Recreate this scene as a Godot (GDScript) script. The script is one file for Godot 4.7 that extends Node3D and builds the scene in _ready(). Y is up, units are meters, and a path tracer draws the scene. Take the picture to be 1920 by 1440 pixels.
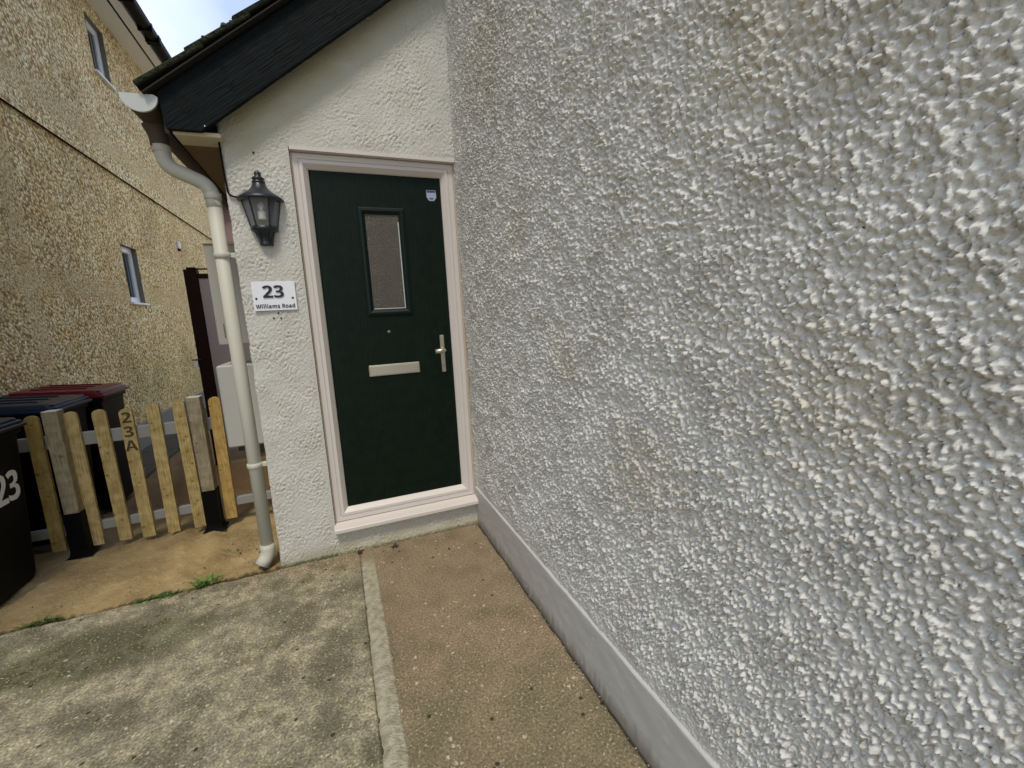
extends Node3D

var M := {}
const RNG_SEED := 23

# ------------------------------------------------------------------ helpers: nodes
func thing(called: String, label: String, category: String, at := Vector3.ZERO, group := "") -> Node3D:
	var o := Node3D.new()
	o.name = called
	o.position = at
	add_child(o, true)
	o.set_meta("label", label)
	o.set_meta("category", category)
	if group != "":
		o.set_meta("group", group)
	return o

# vertices are given in world axes; the mesh is shifted so that it sits under its parent
func part(called: String, mesh: Mesh, mat: Material, parent: Node, local := false) -> MeshInstance3D:
	var o := MeshInstance3D.new()
	o.name = called
	o.mesh = mesh
	o.material_override = mat
	parent.add_child(o, true)
	if not local:
		var off := Vector3.ZERO
		var p := parent
		while p is Node3D and p != self:
			off += (p as Node3D).position
			p = p.get_parent()
		o.position = -off
	return o

func structure(called: String, mesh: Mesh, mat: Material) -> MeshInstance3D:
	var o := part(called, mesh, mat, self)
	o.set_meta("kind", "structure")
	return o

# ------------------------------------------------------------------ helpers: shapes
func begin(smooth := false) -> SurfaceTool:
	var st := SurfaceTool.new()
	st.begin(Mesh.PRIMITIVE_TRIANGLES)
	st.set_smooth_group(0 if smooth else -1)
	return st

func done(st: SurfaceTool) -> ArrayMesh:
	st.generate_normals()
	return st.commit()

func tri(st: SurfaceTool, a: Vector3, b: Vector3, c: Vector3, out: Vector3) -> void:
	if (b - a).cross(c - a).dot(out) > 0.0:
		st.add_vertex(a); st.add_vertex(c); st.add_vertex(b)
	else:
		st.add_vertex(a); st.add_vertex(b); st.add_vertex(c)

func quad(st: SurfaceTool, a: Vector3, b: Vector3, c: Vector3, d: Vector3, out: Vector3) -> void:
	tri(st, a, b, c, out)
	tri(st, a, c, d, out)

# a box with chamfered edges
func cbox(st: SurfaceTool, lo: Vector3, hi: Vector3, b := 0.003, turn := Basis.IDENTITY) -> void:
	var c := (lo + hi) / 2.0
	var h := (hi - lo) / 2.0
	b = minf(b, minf(h.x, minf(h.y, h.z)) * 0.6)
	var P := func(k: int, s: Vector3) -> Vector3:
		var q := Vector3(s.x * (h.x - b), s.y * (h.y - b), s.z * (h.z - b))
		q[k] = s[k] * h[k]
		return c + turn * q
	for k in 3:
		var i := (k + 1) % 3
		var j := (k + 2) % 3
		for s in [-1.0, 1.0]:
			var v := []
			for t in [[-1, -1], [1, -1], [1, 1], [-1, 1]]:
				var w := Vector3.ZERO
				w[k] = s; w[i] = t[0]; w[j] = t[1]
				v.append(P.call(k, w))
			var n := Vector3.ZERO
			n[k] = s
			quad(st, v[0], v[1], v[2], v[3], turn * n)
			for s2 in [-1.0, 1.0]:
				var e := Vector3.ZERO
				e[k] = s; e[i] = s2
				var e1 := e; var e2 := e
				e1[j] = -1; e2[j] = 1
				quad(st, P.call(k, e1), P.call(k, e2), P.call(i, e2), P.call(i, e1), turn * e)
	for sx in [-1.0, 1.0]:
		for sy in [-1.0, 1.0]:
			for sz in [-1.0, 1.0]:
				var s := Vector3(sx, sy, sz)
				tri(st, P.call(0, s), P.call(1, s), P.call(2, s), turn * s)

func boxm(lo: Vector3, hi: Vector3, b := 0.003) -> ArrayMesh:
	var st := begin()
	cbox(st, lo, hi, b)
	return done(st)

# skin over closed loops of equal length
func loft(st: SurfaceTool, loops: Array, cap0 := true, cap1 := true) -> void:
	var n: int = loops[0].size()
	var cs := []
	for l in loops:
		var c := Vector3.ZERO
		for p in l:
			c += p
		cs.append(c / n)
	for k in loops.size() - 1:
		var cc: Vector3 = (cs[k] + cs[k + 1]) / 2.0
		for i in n:
			var j := (i + 1) % n
			var a: Vector3 = loops[k][i]; var b: Vector3 = loops[k][j]
			var c: Vector3 = loops[k + 1][j]; var d: Vector3 = loops[k + 1][i]
			var nn := (c - a).cross(d - b)
			var mid := (a + b + c + d) / 4.0 - cc
			if nn.dot(mid) < 0.0:
				nn = -nn
			quad(st, a, b, c, d, nn)
	var dir: Vector3 = cs[-1] - cs[0]
	if cap0:
		for i in n:
			tri(st, cs[0], loops[0][i], loops[0][(i + 1) % n], -dir)
	if cap1:
		for i in n:
			tri(st, cs[-1], loops[-1][i], loops[-1][(i + 1) % n], dir)

func tube(st: SurfaceTool, pts: Array, r, seg := 14, caps := true) -> void:
	var loops := []
	var up := Vector3.ZERO
	for i in pts.size():
		var d: Vector3
		if i == 0: d = pts[1] - pts[0]
		elif i == pts.size() - 1: d = pts[i] - pts[i - 1]
		else: d = (pts[i + 1] - pts[i]).normalized() + (pts[i] - pts[i - 1]).normalized()
		d = d.normalized()
		if up == Vector3.ZERO:
			up = d.cross(Vector3(0.31, 0.2, 0.9)).normalized()
		up = (up - d * up.dot(d)).normalized()
		var side := d.cross(up)
		var rr: float = r[i] if r is Array else r
		var l := PackedVector3Array()
		for k in seg:
			var a := TAU * k / seg
			l.append(pts[i] + (up * cos(a) + side * sin(a)) * rr)
		loops.append(l)
	loft(st, loops, caps, caps)

# rounded path through corner points
func bend(pts: Array, r: float, steps := 6) -> Array:
	var out := [pts[0]]
	for i in range(1, pts.size() - 1):
		var a: Vector3 = pts[i] + (pts[i - 1] - pts[i]).normalized() * r
		var b: Vector3 = pts[i] + (pts[i + 1] - pts[i]).normalized() * r
		for k in steps + 1:
			var t := float(k) / steps
			out.append(a.lerp(pts[i], t).lerp((pts[i] as Vector3).lerp(b, t), t))
	out.append(pts[-1])
	return out

# turned profile [r, y] about a vertical axis, from angle a0 to a1 (0 = +x, PI/2 = +z)
func lathe(st: SurfaceTool, c: Vector3, prof: Array, seg := 24, a0 := 0.0, a1 := TAU, zs := 1.0) -> void:
	for k in prof.size() - 1:
		for i in seg:
			var t0 := a0 + (a1 - a0) * i / seg
			var t1 := a0 + (a1 - a0) * (i + 1) / seg
			var p := func(q, t: float) -> Vector3: return c + Vector3(q[0] * cos(t), q[1], q[0] * sin(t) * zs)
			var a: Vector3 = p.call(prof[k], t0); var b: Vector3 = p.call(prof[k], t1)
			var cc: Vector3 = p.call(prof[k + 1], t1); var d: Vector3 = p.call(prof[k + 1], t0)
			var tm := (t0 + t1) / 2.0
			var dr: float = prof[k + 1][0] - prof[k][0]
			var dy: float = prof[k + 1][1] - prof[k][1]
			# profiles run from the bottom to the top with the solid on the axis side
			var o := Vector3(cos(tm) * dy, -dr, sin(tm) * dy)
			if prof[k][0] > 1e-5: tri(st, a, b, cc, o)
			if prof[k + 1][0] > 1e-5: tri(st, a, cc, d, o)

# polygon in (x, y) pushed out along z
func prism(st: SurfaceTool, poly: PackedVector2Array, z0: float, z1: float) -> void:
	var idx := Geometry2D.triangulate_polygon(poly)
	for i in range(0, idx.size(), 3):
		var a := poly[idx[i]]; var b := poly[idx[i + 1]]; var c := poly[idx[i + 2]]
		for e in [[z0, -1.0], [z1, 1.0]]:
			tri(st, Vector3(a.x, a.y, e[0]), Vector3(b.x, b.y, e[0]), Vector3(c.x, c.y, e[0]), Vector3(0, 0, e[1] * signf(z1 - z0)))
	var cw := Geometry2D.is_polygon_clockwise(poly)
	for i in poly.size():
		var a := poly[i]; var b := poly[(i + 1) % poly.size()]
		var n := Vector2(b.y - a.y, a.x - b.x)
		if not cw: n = n
		else: n = -n
		quad(st, Vector3(a.x, a.y, z0), Vector3(b.x, b.y, z0), Vector3(b.x, b.y, z1), Vector3(a.x, a.y, z1), Vector3(n.x, n.y, 0))

# picture-frame moulding: profile of [inset, height] round a rectangle; axes ux, uy, out
func moulding(st: SurfaceTool, lo: Vector2, hi: Vector2, prof: Array, place: Callable) -> void:
	for k in prof.size() - 1:
		var A: Array = prof[k]; var B: Array = prof[k + 1]
		var ra := [Vector2(lo.x + A[0], lo.y + A[0]), Vector2(hi.x - A[0], lo.y + A[0]), Vector2(hi.x - A[0], hi.y - A[0]), Vector2(lo.x + A[0], hi.y - A[0])]
		var rb := [Vector2(lo.x + B[0], lo.y + B[0]), Vector2(hi.x - B[0], lo.y + B[0]), Vector2(hi.x - B[0], hi.y - B[0]), Vector2(lo.x + B[0], hi.y - B[0])]
		for i in 4:
			var j := (i + 1) % 4
			var p0: Vector3 = place.call(ra[i], A[1]); var p1: Vector3 = place.call(ra[j], A[1])
			var p2: Vector3 = place.call(rb[j], B[1]); var p3: Vector3 = place.call(rb[i], B[1])
			var up: Vector3 = place.call(Vector2.ZERO, 1.0) - place.call(Vector2.ZERO, 0.0)
			var ctr: Vector3 = place.call((lo + hi) / 2.0, (A[1] + B[1]) / 2.0)
			var mid := (p0 + p1 + p2 + p3) / 4.0
			var inward := ctr - mid
			var o: Vector3 = up * absf(B[0] - A[0]) + inward.normalized() * (A[1] - B[1])
			quad(st, p0, p1, p2, p3, o)

# a regular sheet of points f(u, v), smooth normals, colours col(u, v, p); cells where skip(u, v) are left open
func sheet(us: PackedFloat32Array, vs: PackedFloat32Array, f: Callable, out: Vector3, col = null, skip = null, uvf = null) -> ArrayMesh:
	var nu := us.size(); var nv := vs.size()
	var P := PackedVector3Array(); P.resize(nu * nv)
	var N := PackedVector3Array(); N.resize(nu * nv)
	var C := PackedColorArray()
	var T := PackedVector2Array()
	if col != null: C.resize(nu * nv)
	if uvf != null: T.resize(nu * nv)
	var n := 0
	for j in nv:
		for i in nu:
			var p: Vector3 = f.call(us[i], vs[j])
			P[n] = p
			if col != null: C[n] = col.call(us[i], vs[j], p)
			if uvf != null: T[n] = uvf.call(p)
			n += 1
	var flip := 1.0
	var mid := (nv / 2) * nu + nu / 2
	var nm := (P[mid + 1] - P[mid - 1]).cross(P[mid + nu] - P[mid - nu])
	if nm.dot(out) < 0.0: flip = -1.0
	n = 0
	for j in nv:
		var j0 := maxi(j - 1, 0) * nu
		var j1 := mini(j + 1, nv - 1) * nu
		for i in nu:
			var i0 := maxi(i - 1, 0)
			var i1 := mini(i + 1, nu - 1)
			N[n] = ((P[j * nu + i1] - P[j * nu + i0]).cross(P[j1 + i] - P[j0 + i]) * flip).normalized()
			n += 1
	var I := PackedInt32Array(); I.resize((nu - 1) * (nv - 1) * 6)
	var m := 0
	for j in nv - 1:
		for i in nu - 1:
			if skip != null and skip.call((us[i] + us[i + 1]) / 2.0, (vs[j] + vs[j + 1]) / 2.0):
				continue
			var a := j * nu + i
			var b := a + 1
			var c := a + nu + 1
			var d := a + nu
			if flip > 0.0:
				I[m] = a; I[m + 1] = c; I[m + 2] = b; I[m + 3] = a; I[m + 4] = d; I[m + 5] = c
			else:
				I[m] = a; I[m + 1] = b; I[m + 2] = c; I[m + 3] = a; I[m + 4] = c; I[m + 5] = d
			m += 6
	I.resize(m)
	var arr := []
	arr.resize(Mesh.ARRAY_MAX)
	arr[Mesh.ARRAY_VERTEX] = P
	arr[Mesh.ARRAY_NORMAL] = N
	if col != null: arr[Mesh.ARRAY_COLOR] = C
	if uvf != null: arr[Mesh.ARRAY_TEX_UV] = T
	arr[Mesh.ARRAY_INDEX] = I
	var am := ArrayMesh.new()
	am.add_surface_from_arrays(Mesh.PRIMITIVE_TRIANGLES, arr)
	return am

# positions from a to b with steps that follow step(x), through the given stops
func lines(stops: Array, step: Callable) -> PackedFloat32Array:
	var r := PackedFloat32Array()
	for k in stops.size() - 1:
		var a: float = stops[k]; var b: float = stops[k + 1]
		var x := a
		var seg := PackedFloat32Array()
		while x < b - 1e-6:
			seg.append(x)
			x += step.call(x)
		var s := (b - a) / maxf(x - a, 1e-9)
		for q in seg:
			r.append(a + (q - a) * s)
	r.append(stops[-1])
	return r

func noise(seed_: int, freq: float, type := FastNoiseLite.TYPE_SIMPLEX_SMOOTH, oct := 1) -> FastNoiseLite:
	var n := FastNoiseLite.new()
	n.seed = seed_
	n.frequency = freq
	n.noise_type = type
	n.fractal_type = FastNoiseLite.FRACTAL_FBM if oct > 1 else FastNoiseLite.FRACTAL_NONE
	n.fractal_octaves = oct
	return n

func cells(seed_: int, freq: float, ret: int) -> FastNoiseLite:
	var n := noise(seed_, freq, FastNoiseLite.TYPE_CELLULAR)
	n.cellular_distance_function = FastNoiseLite.DISTANCE_EUCLIDEAN
	n.cellular_return_type = ret
	n.cellular_jitter = 1.0
	return n

func lin(r: float, g: float, b: float) -> Color:
	return Color(r, g, b).linear_to_srgb()

func mat(c: Color, rough := 0.8, metal := 0.0, spec := 0.5) -> StandardMaterial3D:
	var m := StandardMaterial3D.new()
	m.albedo_color = c
	m.roughness = rough
	m.metallic = metal
	m.metallic_specular = spec
	return m

func relief(m: StandardMaterial3D, tex: Texture2D, scale: float) -> void:
	m.heightmap_enabled = true
	m.heightmap_texture = tex
	m.heightmap_scale = scale

func ntex(seed_: int, freq: float, size := 512, type := FastNoiseLite.TYPE_SIMPLEX_SMOOTH, oct := 4) -> NoiseTexture2D:
	var t := NoiseTexture2D.new()
	t.width = size; t.height = size
	t.seamless = true
	t.noise = noise(seed_, freq, type, oct)
	return t

func tri_map(m: StandardMaterial3D, k: float, world := true) -> void:
	m.uv1_triplanar = true
	m.uv1_world_triplanar = world
	m.uv1_scale = Vector3(k, k, k)

# ------------------------------------------------------------------ computed surfaces
func wood_image(base: Color, dark: Color, seed_: int, w := 512, h := 1024) -> Array:
	var a := noise(seed_, 0.045, FastNoiseLite.TYPE_SIMPLEX_SMOOTH, 3)
	var b := noise(seed_ + 1, 0.006, FastNoiseLite.TYPE_SIMPLEX_SMOOTH, 3)
	var rng := RandomNumberGenerator.new()
	rng.seed = seed_
	var knots := []
	for i in 12:
		knots.append(Vector3(rng.randf() * w, rng.randf() * h, rng.randf_range(5, 11)))
	var px := PackedByteArray(); px.resize(w * h * 3)
	var hx := PackedByteArray(); hx.resize(w * h)
	for y in h:
		for x in w:
			var kx := float(x)
			var kd := 0.0
			for k in knots:
				var dx: float = x - k.x
				var dy: float = (y - k.y) * 0.55
				var d2: float = (dx * dx + dy * dy) / (k.z * k.z)
				if d2 < 9.0:
					var e := exp(-d2)
					kd = maxf(kd, e)
					kx += dx * e * 1.5
			var g := a.get_noise_2d(kx * 2.2, y * 0.05) * 0.6 + a.get_noise_2d(kx * 7.0 + 400.0, y * 0.12) * 0.4
			var t := clampf(0.35 + g * 0.7 + b.get_noise_2d(x * 1.5, y) * 0.35 + kd * 0.95, 0.0, 1.0)
			var c := base.lerp(dark, t)
			var o := (y * w + x)
			px[o * 3] = int(c.r * 255); px[o * 3 + 1] = int(c.g * 255); px[o * 3 + 2] = int(c.b * 255)
			hx[o] = int(clampf(0.5 - g * 0.5, 0, 1) * 255)
	return [ImageTexture.create_from_image(Image.create_from_data(w, h, false, Image.FORMAT_RGB8, px)), ImageTexture.create_from_image(Image.create_from_data(w, h, false, Image.FORMAT_L8, hx))]

func dash_image(w: int, metres: float) -> Array:
	# pebble-dash: small stones of many tones in a sandy bed
	var f := metres / w
	var cv := cells(11, 1.0, FastNoiseLite.RETURN_CELL_VALUE)
	var cd := cells(11, 1.0, FastNoiseLite.RETURN_DISTANCE)
	for n in [cv, cd]:
		n.frequency = f / 0.023
	var iv := cv.get_seamless_image(w, w, false, false, 0.08, false).get_data()
	var idd := cd.get_seamless_image(w, w, false, false, 0.08, true).get_data()
	var soft := noise(12, f / 0.11, FastNoiseLite.TYPE_SIMPLEX_SMOOTH, 3).get_seamless_image(w, w).get_data()
	var tones := [Color(0.84, 0.76, 0.60), Color(0.92, 0.86, 0.71), Color(0.74, 0.64, 0.48), Color(0.97, 0.93, 0.81), Color(0.63, 0.53, 0.38), Color(0.87, 0.78, 0.61), Color(0.80, 0.72, 0.57), Color(0.90, 0.82, 0.65)]
	var bed := Color(0.54, 0.45, 0.31)
	var px := PackedByteArray(); px.resize(w * w * 3)
	var hx := PackedByteArray(); hx.resize(w * w)
	for o in w * w:
		var v: int = iv[o]
		var d := idd[o] / 255.0
		var c: Color = tones[(v * 7) % 8]
		var k := clampf((d - 0.36) * 3.2, 0.0, 1.0)
		c = c.lerp(bed, k * 0.6)
		var s := 0.96 + soft[o] / 255.0 * 0.24
		px[o * 3] = mini(int(c.r * s * 255), 255); px[o * 3 + 1] = mini(int(c.g * s * 255), 255); px[o * 3 + 2] = mini(int(c.b * s * 255), 255)
		hx[o] = int((1.0 - d * d) * (0.65 + 0.35 * ((v * 13) % 100) / 100.0) * 255)
	return [ImageTexture.create_from_image(Image.create_from_data(w, w, false, Image.FORMAT_RGB8, px)), ImageTexture.create_from_image(Image.create_from_data(w, w, false, Image.FORMAT_L8, hx))]

const GX := 3.84
const GZ := 2.56
func concrete_image() -> Array:
	# the yard's concrete, 2.5 mm to a pixel: u runs from x = -3.84 to 0, v from z = 0 to 2.56
	var w := 1536
	var h := 1024
	var f := GX / w
	var blot := noise(31, f / 0.30, FastNoiseLite.TYPE_SIMPLEX_SMOOTH, 4).get_image(w, h, false, false, false).get_data()
	var grit := noise(32, f / 0.012, FastNoiseLite.TYPE_SIMPLEX_SMOOTH, 3).get_image(w, h, false, false, false).get_data()
	var mid := noise(33, f / 0.07, FastNoiseLite.TYPE_SIMPLEX_SMOOTH, 4).get_image(w, h, false, false, false).get_data()
	var cv := cells(34, f / 0.026, FastNoiseLite.RETURN_CELL_VALUE).get_image(w, h, false, false, false).get_data()
	var cd := cells(34, f / 0.026, FastNoiseLite.RETURN_DISTANCE).get_image(w, h, false, false, false).get_data()
	var fleck := noise(36, f / 0.013, FastNoiseLite.TYPE_SIMPLEX_SMOOTH, 2).get_image(w, h, false, false, true).get_data()
	var al := noise(35, f / 0.22, FastNoiseLite.TYPE_SIMPLEX_SMOOTH, 4).get_image(w, h, false, false, false).get_data()
	var px := PackedByteArray(); px.resize(w * h * 3)
	var hx := PackedByteArray(); hx.resize(w * h)
	var greyc := Color(0.495, 0.47, 0.40)
	var dusty := Color(0.655, 0.62, 0.52)
	var brown := Color(0.555, 0.49, 0.40)
	var green := Color(0.27, 0.275, 0.175)
	var stain := Color(0.47, 0.42, 0.335)
	for y in h:
		var z := y * f
		for x in w:
			var o := y * w + x
			var X := x * f - GX
			var b := blot[o] / 127.5 - 1.0
			var m := mid[o] / 127.5 - 1.0
			var g := grit[o] / 127.5 - 1.0
			var a := al[o] / 127.5 - 1.0
			var edge := X + 0.70 + m * 0.012
			var c: Color
			var hh := 0.5 + g * 0.22 + m * 0.10
			if edge > 0.0:
				c = brown.lerp(stain, clampf(b * 1.3 + m * 0.5 + 0.1, 0.0, 0.9))
				var far := clampf((z - 0.9) * 1.6 + b, 0.0, 1.0)
				c = c.lerp(Color(0.44, 0.42, 0.32), far * 0.55)
			else:
				c = greyc.lerp(dusty, clampf(0.40 + m * 0.7 + b * 0.5 + g * 0.25, 0.0, 1.0))
				c = c.lerp(brown, clampf(0.75 - z * 3.6 + b * 0.6 + (X + 1.1) * 0.8, 0.0, 0.85))
				var dx := (X + 2.0) / 0.55
				var dz := (z - 0.36) / 0.17
				var q := clampf(1.25 - dx * dx * 0.8 - dz * dz + a * 0.9, 0.0, 1.0)
				if X < -1.95: q = maxf(q, clampf(0.9 - dz * dz * 0.6 + a * 0.8, 0.0, 1.0))
				var q2 := clampf(a * 1.5 - 0.35 + b * 0.5, 0.0, 0.6)
				q = clampf(q * (0.62 + m * 0.9 + g * 0.7), 0.0, 0.9)
				c = c.lerp(green, maxf(q, q2 * 0.6))
				c = c.lerp(Color(0.37, 0.35, 0.27), clampf(-b * 1.5 - 0.1 + m * 0.4, 0.0, 0.55))
				hh -= 0.05 * b
			# pale grit showing through, denser towards the street; sparse bigger stones
			var fl := fleck[o] / 255.0
			var dens := (0.86 - 0.11 * smoothstep(0.3, 1.2, z) - 0.05 * b - 0.06 * m) if edge > 0.0 else (0.73 - 0.09 * m)
			var tk := smoothstep(dens, dens + 0.07, fl)
			c = c.lerp(Color(0.80, 0.765, 0.65), tk * 0.75)
			hh += tk * 0.15
			var dk := smoothstep(0.27, 0.18, fl)
			c = c.lerp(Color(0.29, 0.265, 0.20), dk * (0.40 if edge < 0.0 else 0.25))
			hh -= dk * 0.22
			var val: int = cv[o]
			var pick := (val * 37) % 101
			var d := cd[o] / 255.0
			if pick < 3 and d < 0.10 + 0.02 * pick + g * 0.05:
				var tn := 0.72 + 0.02 * ((val * 11) % 11)
				c = c.lerp(Color(tn, tn * 0.96, tn * 0.85), 0.85)
				hh += 0.2
			elif pick == 100 and d < 0.13 + g * 0.05:
				c = c.lerp(Color(0.16, 0.14, 0.10), 0.7)
				hh -= 0.3
			var s := 1.0 + g * 0.27 + m * 0.07
			px[o * 3] = clampi(int(c.r * s * 255), 0, 255); px[o * 3 + 1] = clampi(int(c.g * s * 255), 0, 255); px[o * 3 + 2] = clampi(int(c.b * s * 255), 0, 255)
			hx[o] = clampi(int(hh * 255), 0, 255)
	return [ImageTexture.create_from_image(Image.create_from_data(w, h, false, Image.FORMAT_RGB8, px)), ImageTexture.create_from_image(Image.create_from_data(w, h, false, Image.FORMAT_L8, hx))]

func make_materials() -> void:
	var fine := ntex(71, 0.05, 512)
	var coarse := ntex(72, 0.02, 512)
	var m: StandardMaterial3D
	# painted renders carry their tone per vertex
	m = mat(Color.WHITE, 1.0, 0, 0.1); m.vertex_color_use_as_albedo = true; tri_map(m, 4.0); relief(m, fine, 0.25); M.render = m
	m = mat(Color.WHITE, 0.8, 0, 0.3); m.vertex_color_use_as_albedo = true; tri_map(m, 3.0); relief(m, fine, 0.05); M.plinth = m
	m = mat(lin(0.62, 0.60, 0.53), 0.9); tri_map(m, 4.0); relief(m, fine, 0.15); M.plain_render = m
	var dash := dash_image(1536, 4.0)
	m = mat(Color.WHITE, 0.95, 0, 0.3); m.albedo_texture = dash[0]; m.vertex_color_use_as_albedo = true; m.uv1_scale = Vector3(0.25, 0.25, 1); relief(m, dash[1], 1.6); M.dash = m
	var conc := concrete_image()
	m = mat(Color.WHITE, 0.93, 0, 0.3); m.albedo_texture = conc[0]; relief(m, conc[1], 0.6); M.concrete = m
	m = mat(Color.WHITE, 0.97, 0, 0.2); m.vertex_color_use_as_albedo = true; tri_map(m, 3.0); relief(m, fine, 0.5); M.soil = m
	m = mat(lin(0.36, 0.31, 0.22), 0.95, 0, 0.2); tri_map(m, 1.0); relief(m, coarse, 1.0); M.far_ground = m
	m = mat(lin(0.115, 0.10, 0.078), 0.97, 0, 0.1); tri_map(m, 1.5); relief(m, fine, 0.5); M.grey_path = m
	# joinery
	var yellow := wood_image(Color(0.80, 0.72, 0.51), Color(0.54, 0.445, 0.26), 41)
	m = mat(Color.WHITE, 0.8, 0, 0.3); m.albedo_texture = yellow[0]; tri_map(m, 2.2); relief(m, yellow[1], 0.04); M.picket = m
	m = m.duplicate(); m.albedo_color = Color(0.90, 0.87, 0.76); M.picket_dull = m
	m = m.duplicate(); m.albedo_color = Color(1.0, 0.94, 0.84); M.picket_wet = m
	var grey := wood_image(Color(0.66, 0.62, 0.52), Color(0.44, 0.39, 0.30), 47)
	m = mat(Color.WHITE, 0.88, 0, 0.3); m.albedo_texture = grey[0]; tri_map(m, 2.2); relief(m, grey[1], 0.15); M.grey_wood = m
	m = mat(lin(0.30, 0.30, 0.28), 0.9, 0, 0.3); tri_map(m, 2.2); relief(m, grey[1], 0.1); M.rail_wood = m
	m = mat(lin(0.020, 0.034, 0.060), 0.7, 0, 0.22); m.albedo_texture = grey[0]; tri_map(m, 1.6, false); relief(m, grey[1], 0.5); M.barge = m
	m = mat(lin(0.016, 0.006, 0.0045), 0.65, 0, 0.2); tri_map(m, 2.0); relief(m, grey[1], 0.15); M.brown_post = m
	m = mat(lin(0.0085, 0.038, 0.030), 0.42, 0, 0.3); m.albedo_texture = grey[0]; tri_map(m, 2.0); relief(m, grey[1], 0.16); M.door = m
	m = mat(lin(0.0030, 0.0115, 0.0095), 0.42, 0, 0.33); M.door_trim = m
	m = mat(lin(0.66, 0.605, 0.565), 0.42, 0, 0.5); M.upvc = m
	m = mat(lin(0.80, 0.82, 0.85), 0.35, 0, 0.5); M.white_upvc = m
	m = mat(lin(0.075, 0.066, 0.048), 0.2, 0, 0.6); tri_map(m, 7.0); relief(m, fine, 0.35); M.obscure_glass = m  # grey-brown albedo stands in for the tan reflection in the pane
	m = mat(lin(0.02, 0.03, 0.04), 0.06, 0, 0.6); M.dark_glass = m
	m = mat(lin(0.60, 0.57, 0.48), 0.35, 0.85); tri_map(m, 5.0); relief(m, grey[1], 0.01); M.satin = m
	m = mat(lin(0.7, 0.72, 0.74), 0.3, 0.6); M.spacer = m
	m = mat(lin(0.50, 0.42, 0.33), 0.8); M.sealant = m
	# plastics and metals
	m = mat(lin(0.56, 0.55, 0.475), 0.5, 0, 0.4); tri_map(m, 2.0); relief(m, coarse, 0.02); M.pipe = m
	m = mat(lin(0.52, 0.55, 0.53), 0.5); M.gutter = m
	m = mat(lin(0.075, 0.058, 0.038), 0.7); M.gutter_brown_shaded = m  # dirty brown, with the shade under the gutter put into the colour
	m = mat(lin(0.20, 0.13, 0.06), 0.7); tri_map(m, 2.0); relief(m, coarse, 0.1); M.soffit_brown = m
	m = mat(lin(0.045, 0.055, 0.022), 0.95); M.moss = m
	m = mat(lin(0.010, 0.011, 0.013), 0.38); M.black_metal = m
	m = mat(lin(0.016, 0.021, 0.032), 0.38); M.lantern = m
	m = mat(lin(0.003, 0.003, 0.0035), 0.5, 0, 0.22); M.black_plastic = m
	m = mat(Color(1, 1, 1, 0.08), 0.05); m.transparency = BaseMaterial3D.TRANSPARENCY_ALPHA; m.cull_mode = BaseMaterial3D.CULL_DISABLED; M.pane = m
	m = mat(lin(0.82, 0.84, 0.9), 0.22); M.sign = m
	m = mat(lin(0.006, 0.007, 0.012), 0.4); M.ink = m
	m = mat(lin(0.075, 0.052, 0.024), 0.9); M.carved = m
	m = mat(lin(0.78, 0.80, 0.82), 0.5); M.white_print = m
	m = mat(lin(0.36, 0.40, 0.52), 0.4); M.sticker = m
	m = mat(lin(0.05, 0.06, 0.16), 0.4); M.sticker_dark = m
	m = mat(lin(0.70, 0.69, 0.62), 0.5); M.lamp_holder = m
	m = mat(Color(1, 1, 1, 0.2), 0.04); m.transparency = BaseMaterial3D.TRANSPARENCY_ALPHA; M.bulb = m
	m = mat(lin(0.50, 0.50, 0.46), 0.6); tri_map(m, 2.0); relief(m, coarse, 0.03); M.meter_white = m
	m = mat(lin(0.42, 0.41, 0.37), 0.6); M.meter_grey = m
	m = mat(lin(0.27, 0.235, 0.245), 0.7); tri_map(m, 2.0); relief(m, coarse, 0.05); M.gate_panel = m
	m = mat(lin(0.0035, 0.0038, 0.0045), 0.5, 0, 0.25); tri_map(m, 5.0); relief(m, fine, 0.03); M.bin = m
	m = mat(lin(0.007, 0.010, 0.020), 0.35, 0, 0.45); M.lid_navy = m
	m = mat(lin(0.007, 0.015, 0.036), 0.33, 0, 0.45); M.lid_blue = m
	m = mat(lin(0.13, 0.006, 0.013), 0.33, 0, 0.4); M.lid_red = m
	# roofs, far things
	m = mat(lin(0.030, 0.034, 0.022), 0.95, 0, 0.2); tri_map(m, 3.0); relief(m, coarse, 1.2); M.tile = m
	m = mat(lin(0.018, 0.022, 0.015), 0.95, 0, 0.2); tri_map(m, 3.0); relief(m, coarse, 1.2); M.tile_dark = m
	m = mat(lin(0.014, 0.012, 0.009), 0.9); M.undercloak = m
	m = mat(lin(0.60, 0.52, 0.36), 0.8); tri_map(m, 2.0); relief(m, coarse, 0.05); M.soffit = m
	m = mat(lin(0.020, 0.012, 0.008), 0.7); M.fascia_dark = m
	m = mat(lin(0.88, 0.885, 0.88), 0.5); M.soffit_white = m
	m = mat(lin(0.30, 0.19, 0.17), 0.95); tri_map(m, 2.0); relief(m, coarse, 0.5); M.pink_render = m
	m = mat(lin(0.20, 0.185, 0.16), 0.95); tri_map(m, 2.0); relief(m, fine, 0.4); M.cement = m
	# plants
	m = mat(Color.WHITE, 0.6); m.vertex_color_use_as_albedo = true; m.cull_mode = BaseMaterial3D.CULL_DISABLED; m.backlight = Color(0.25, 0.3, 0.1); M.leaf = m
	m = mat(lin(0.05, 0.032, 0.018), 0.9); m.cull_mode = BaseMaterial3D.CULL_DISABLED; M.dead_leaf = m

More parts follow.
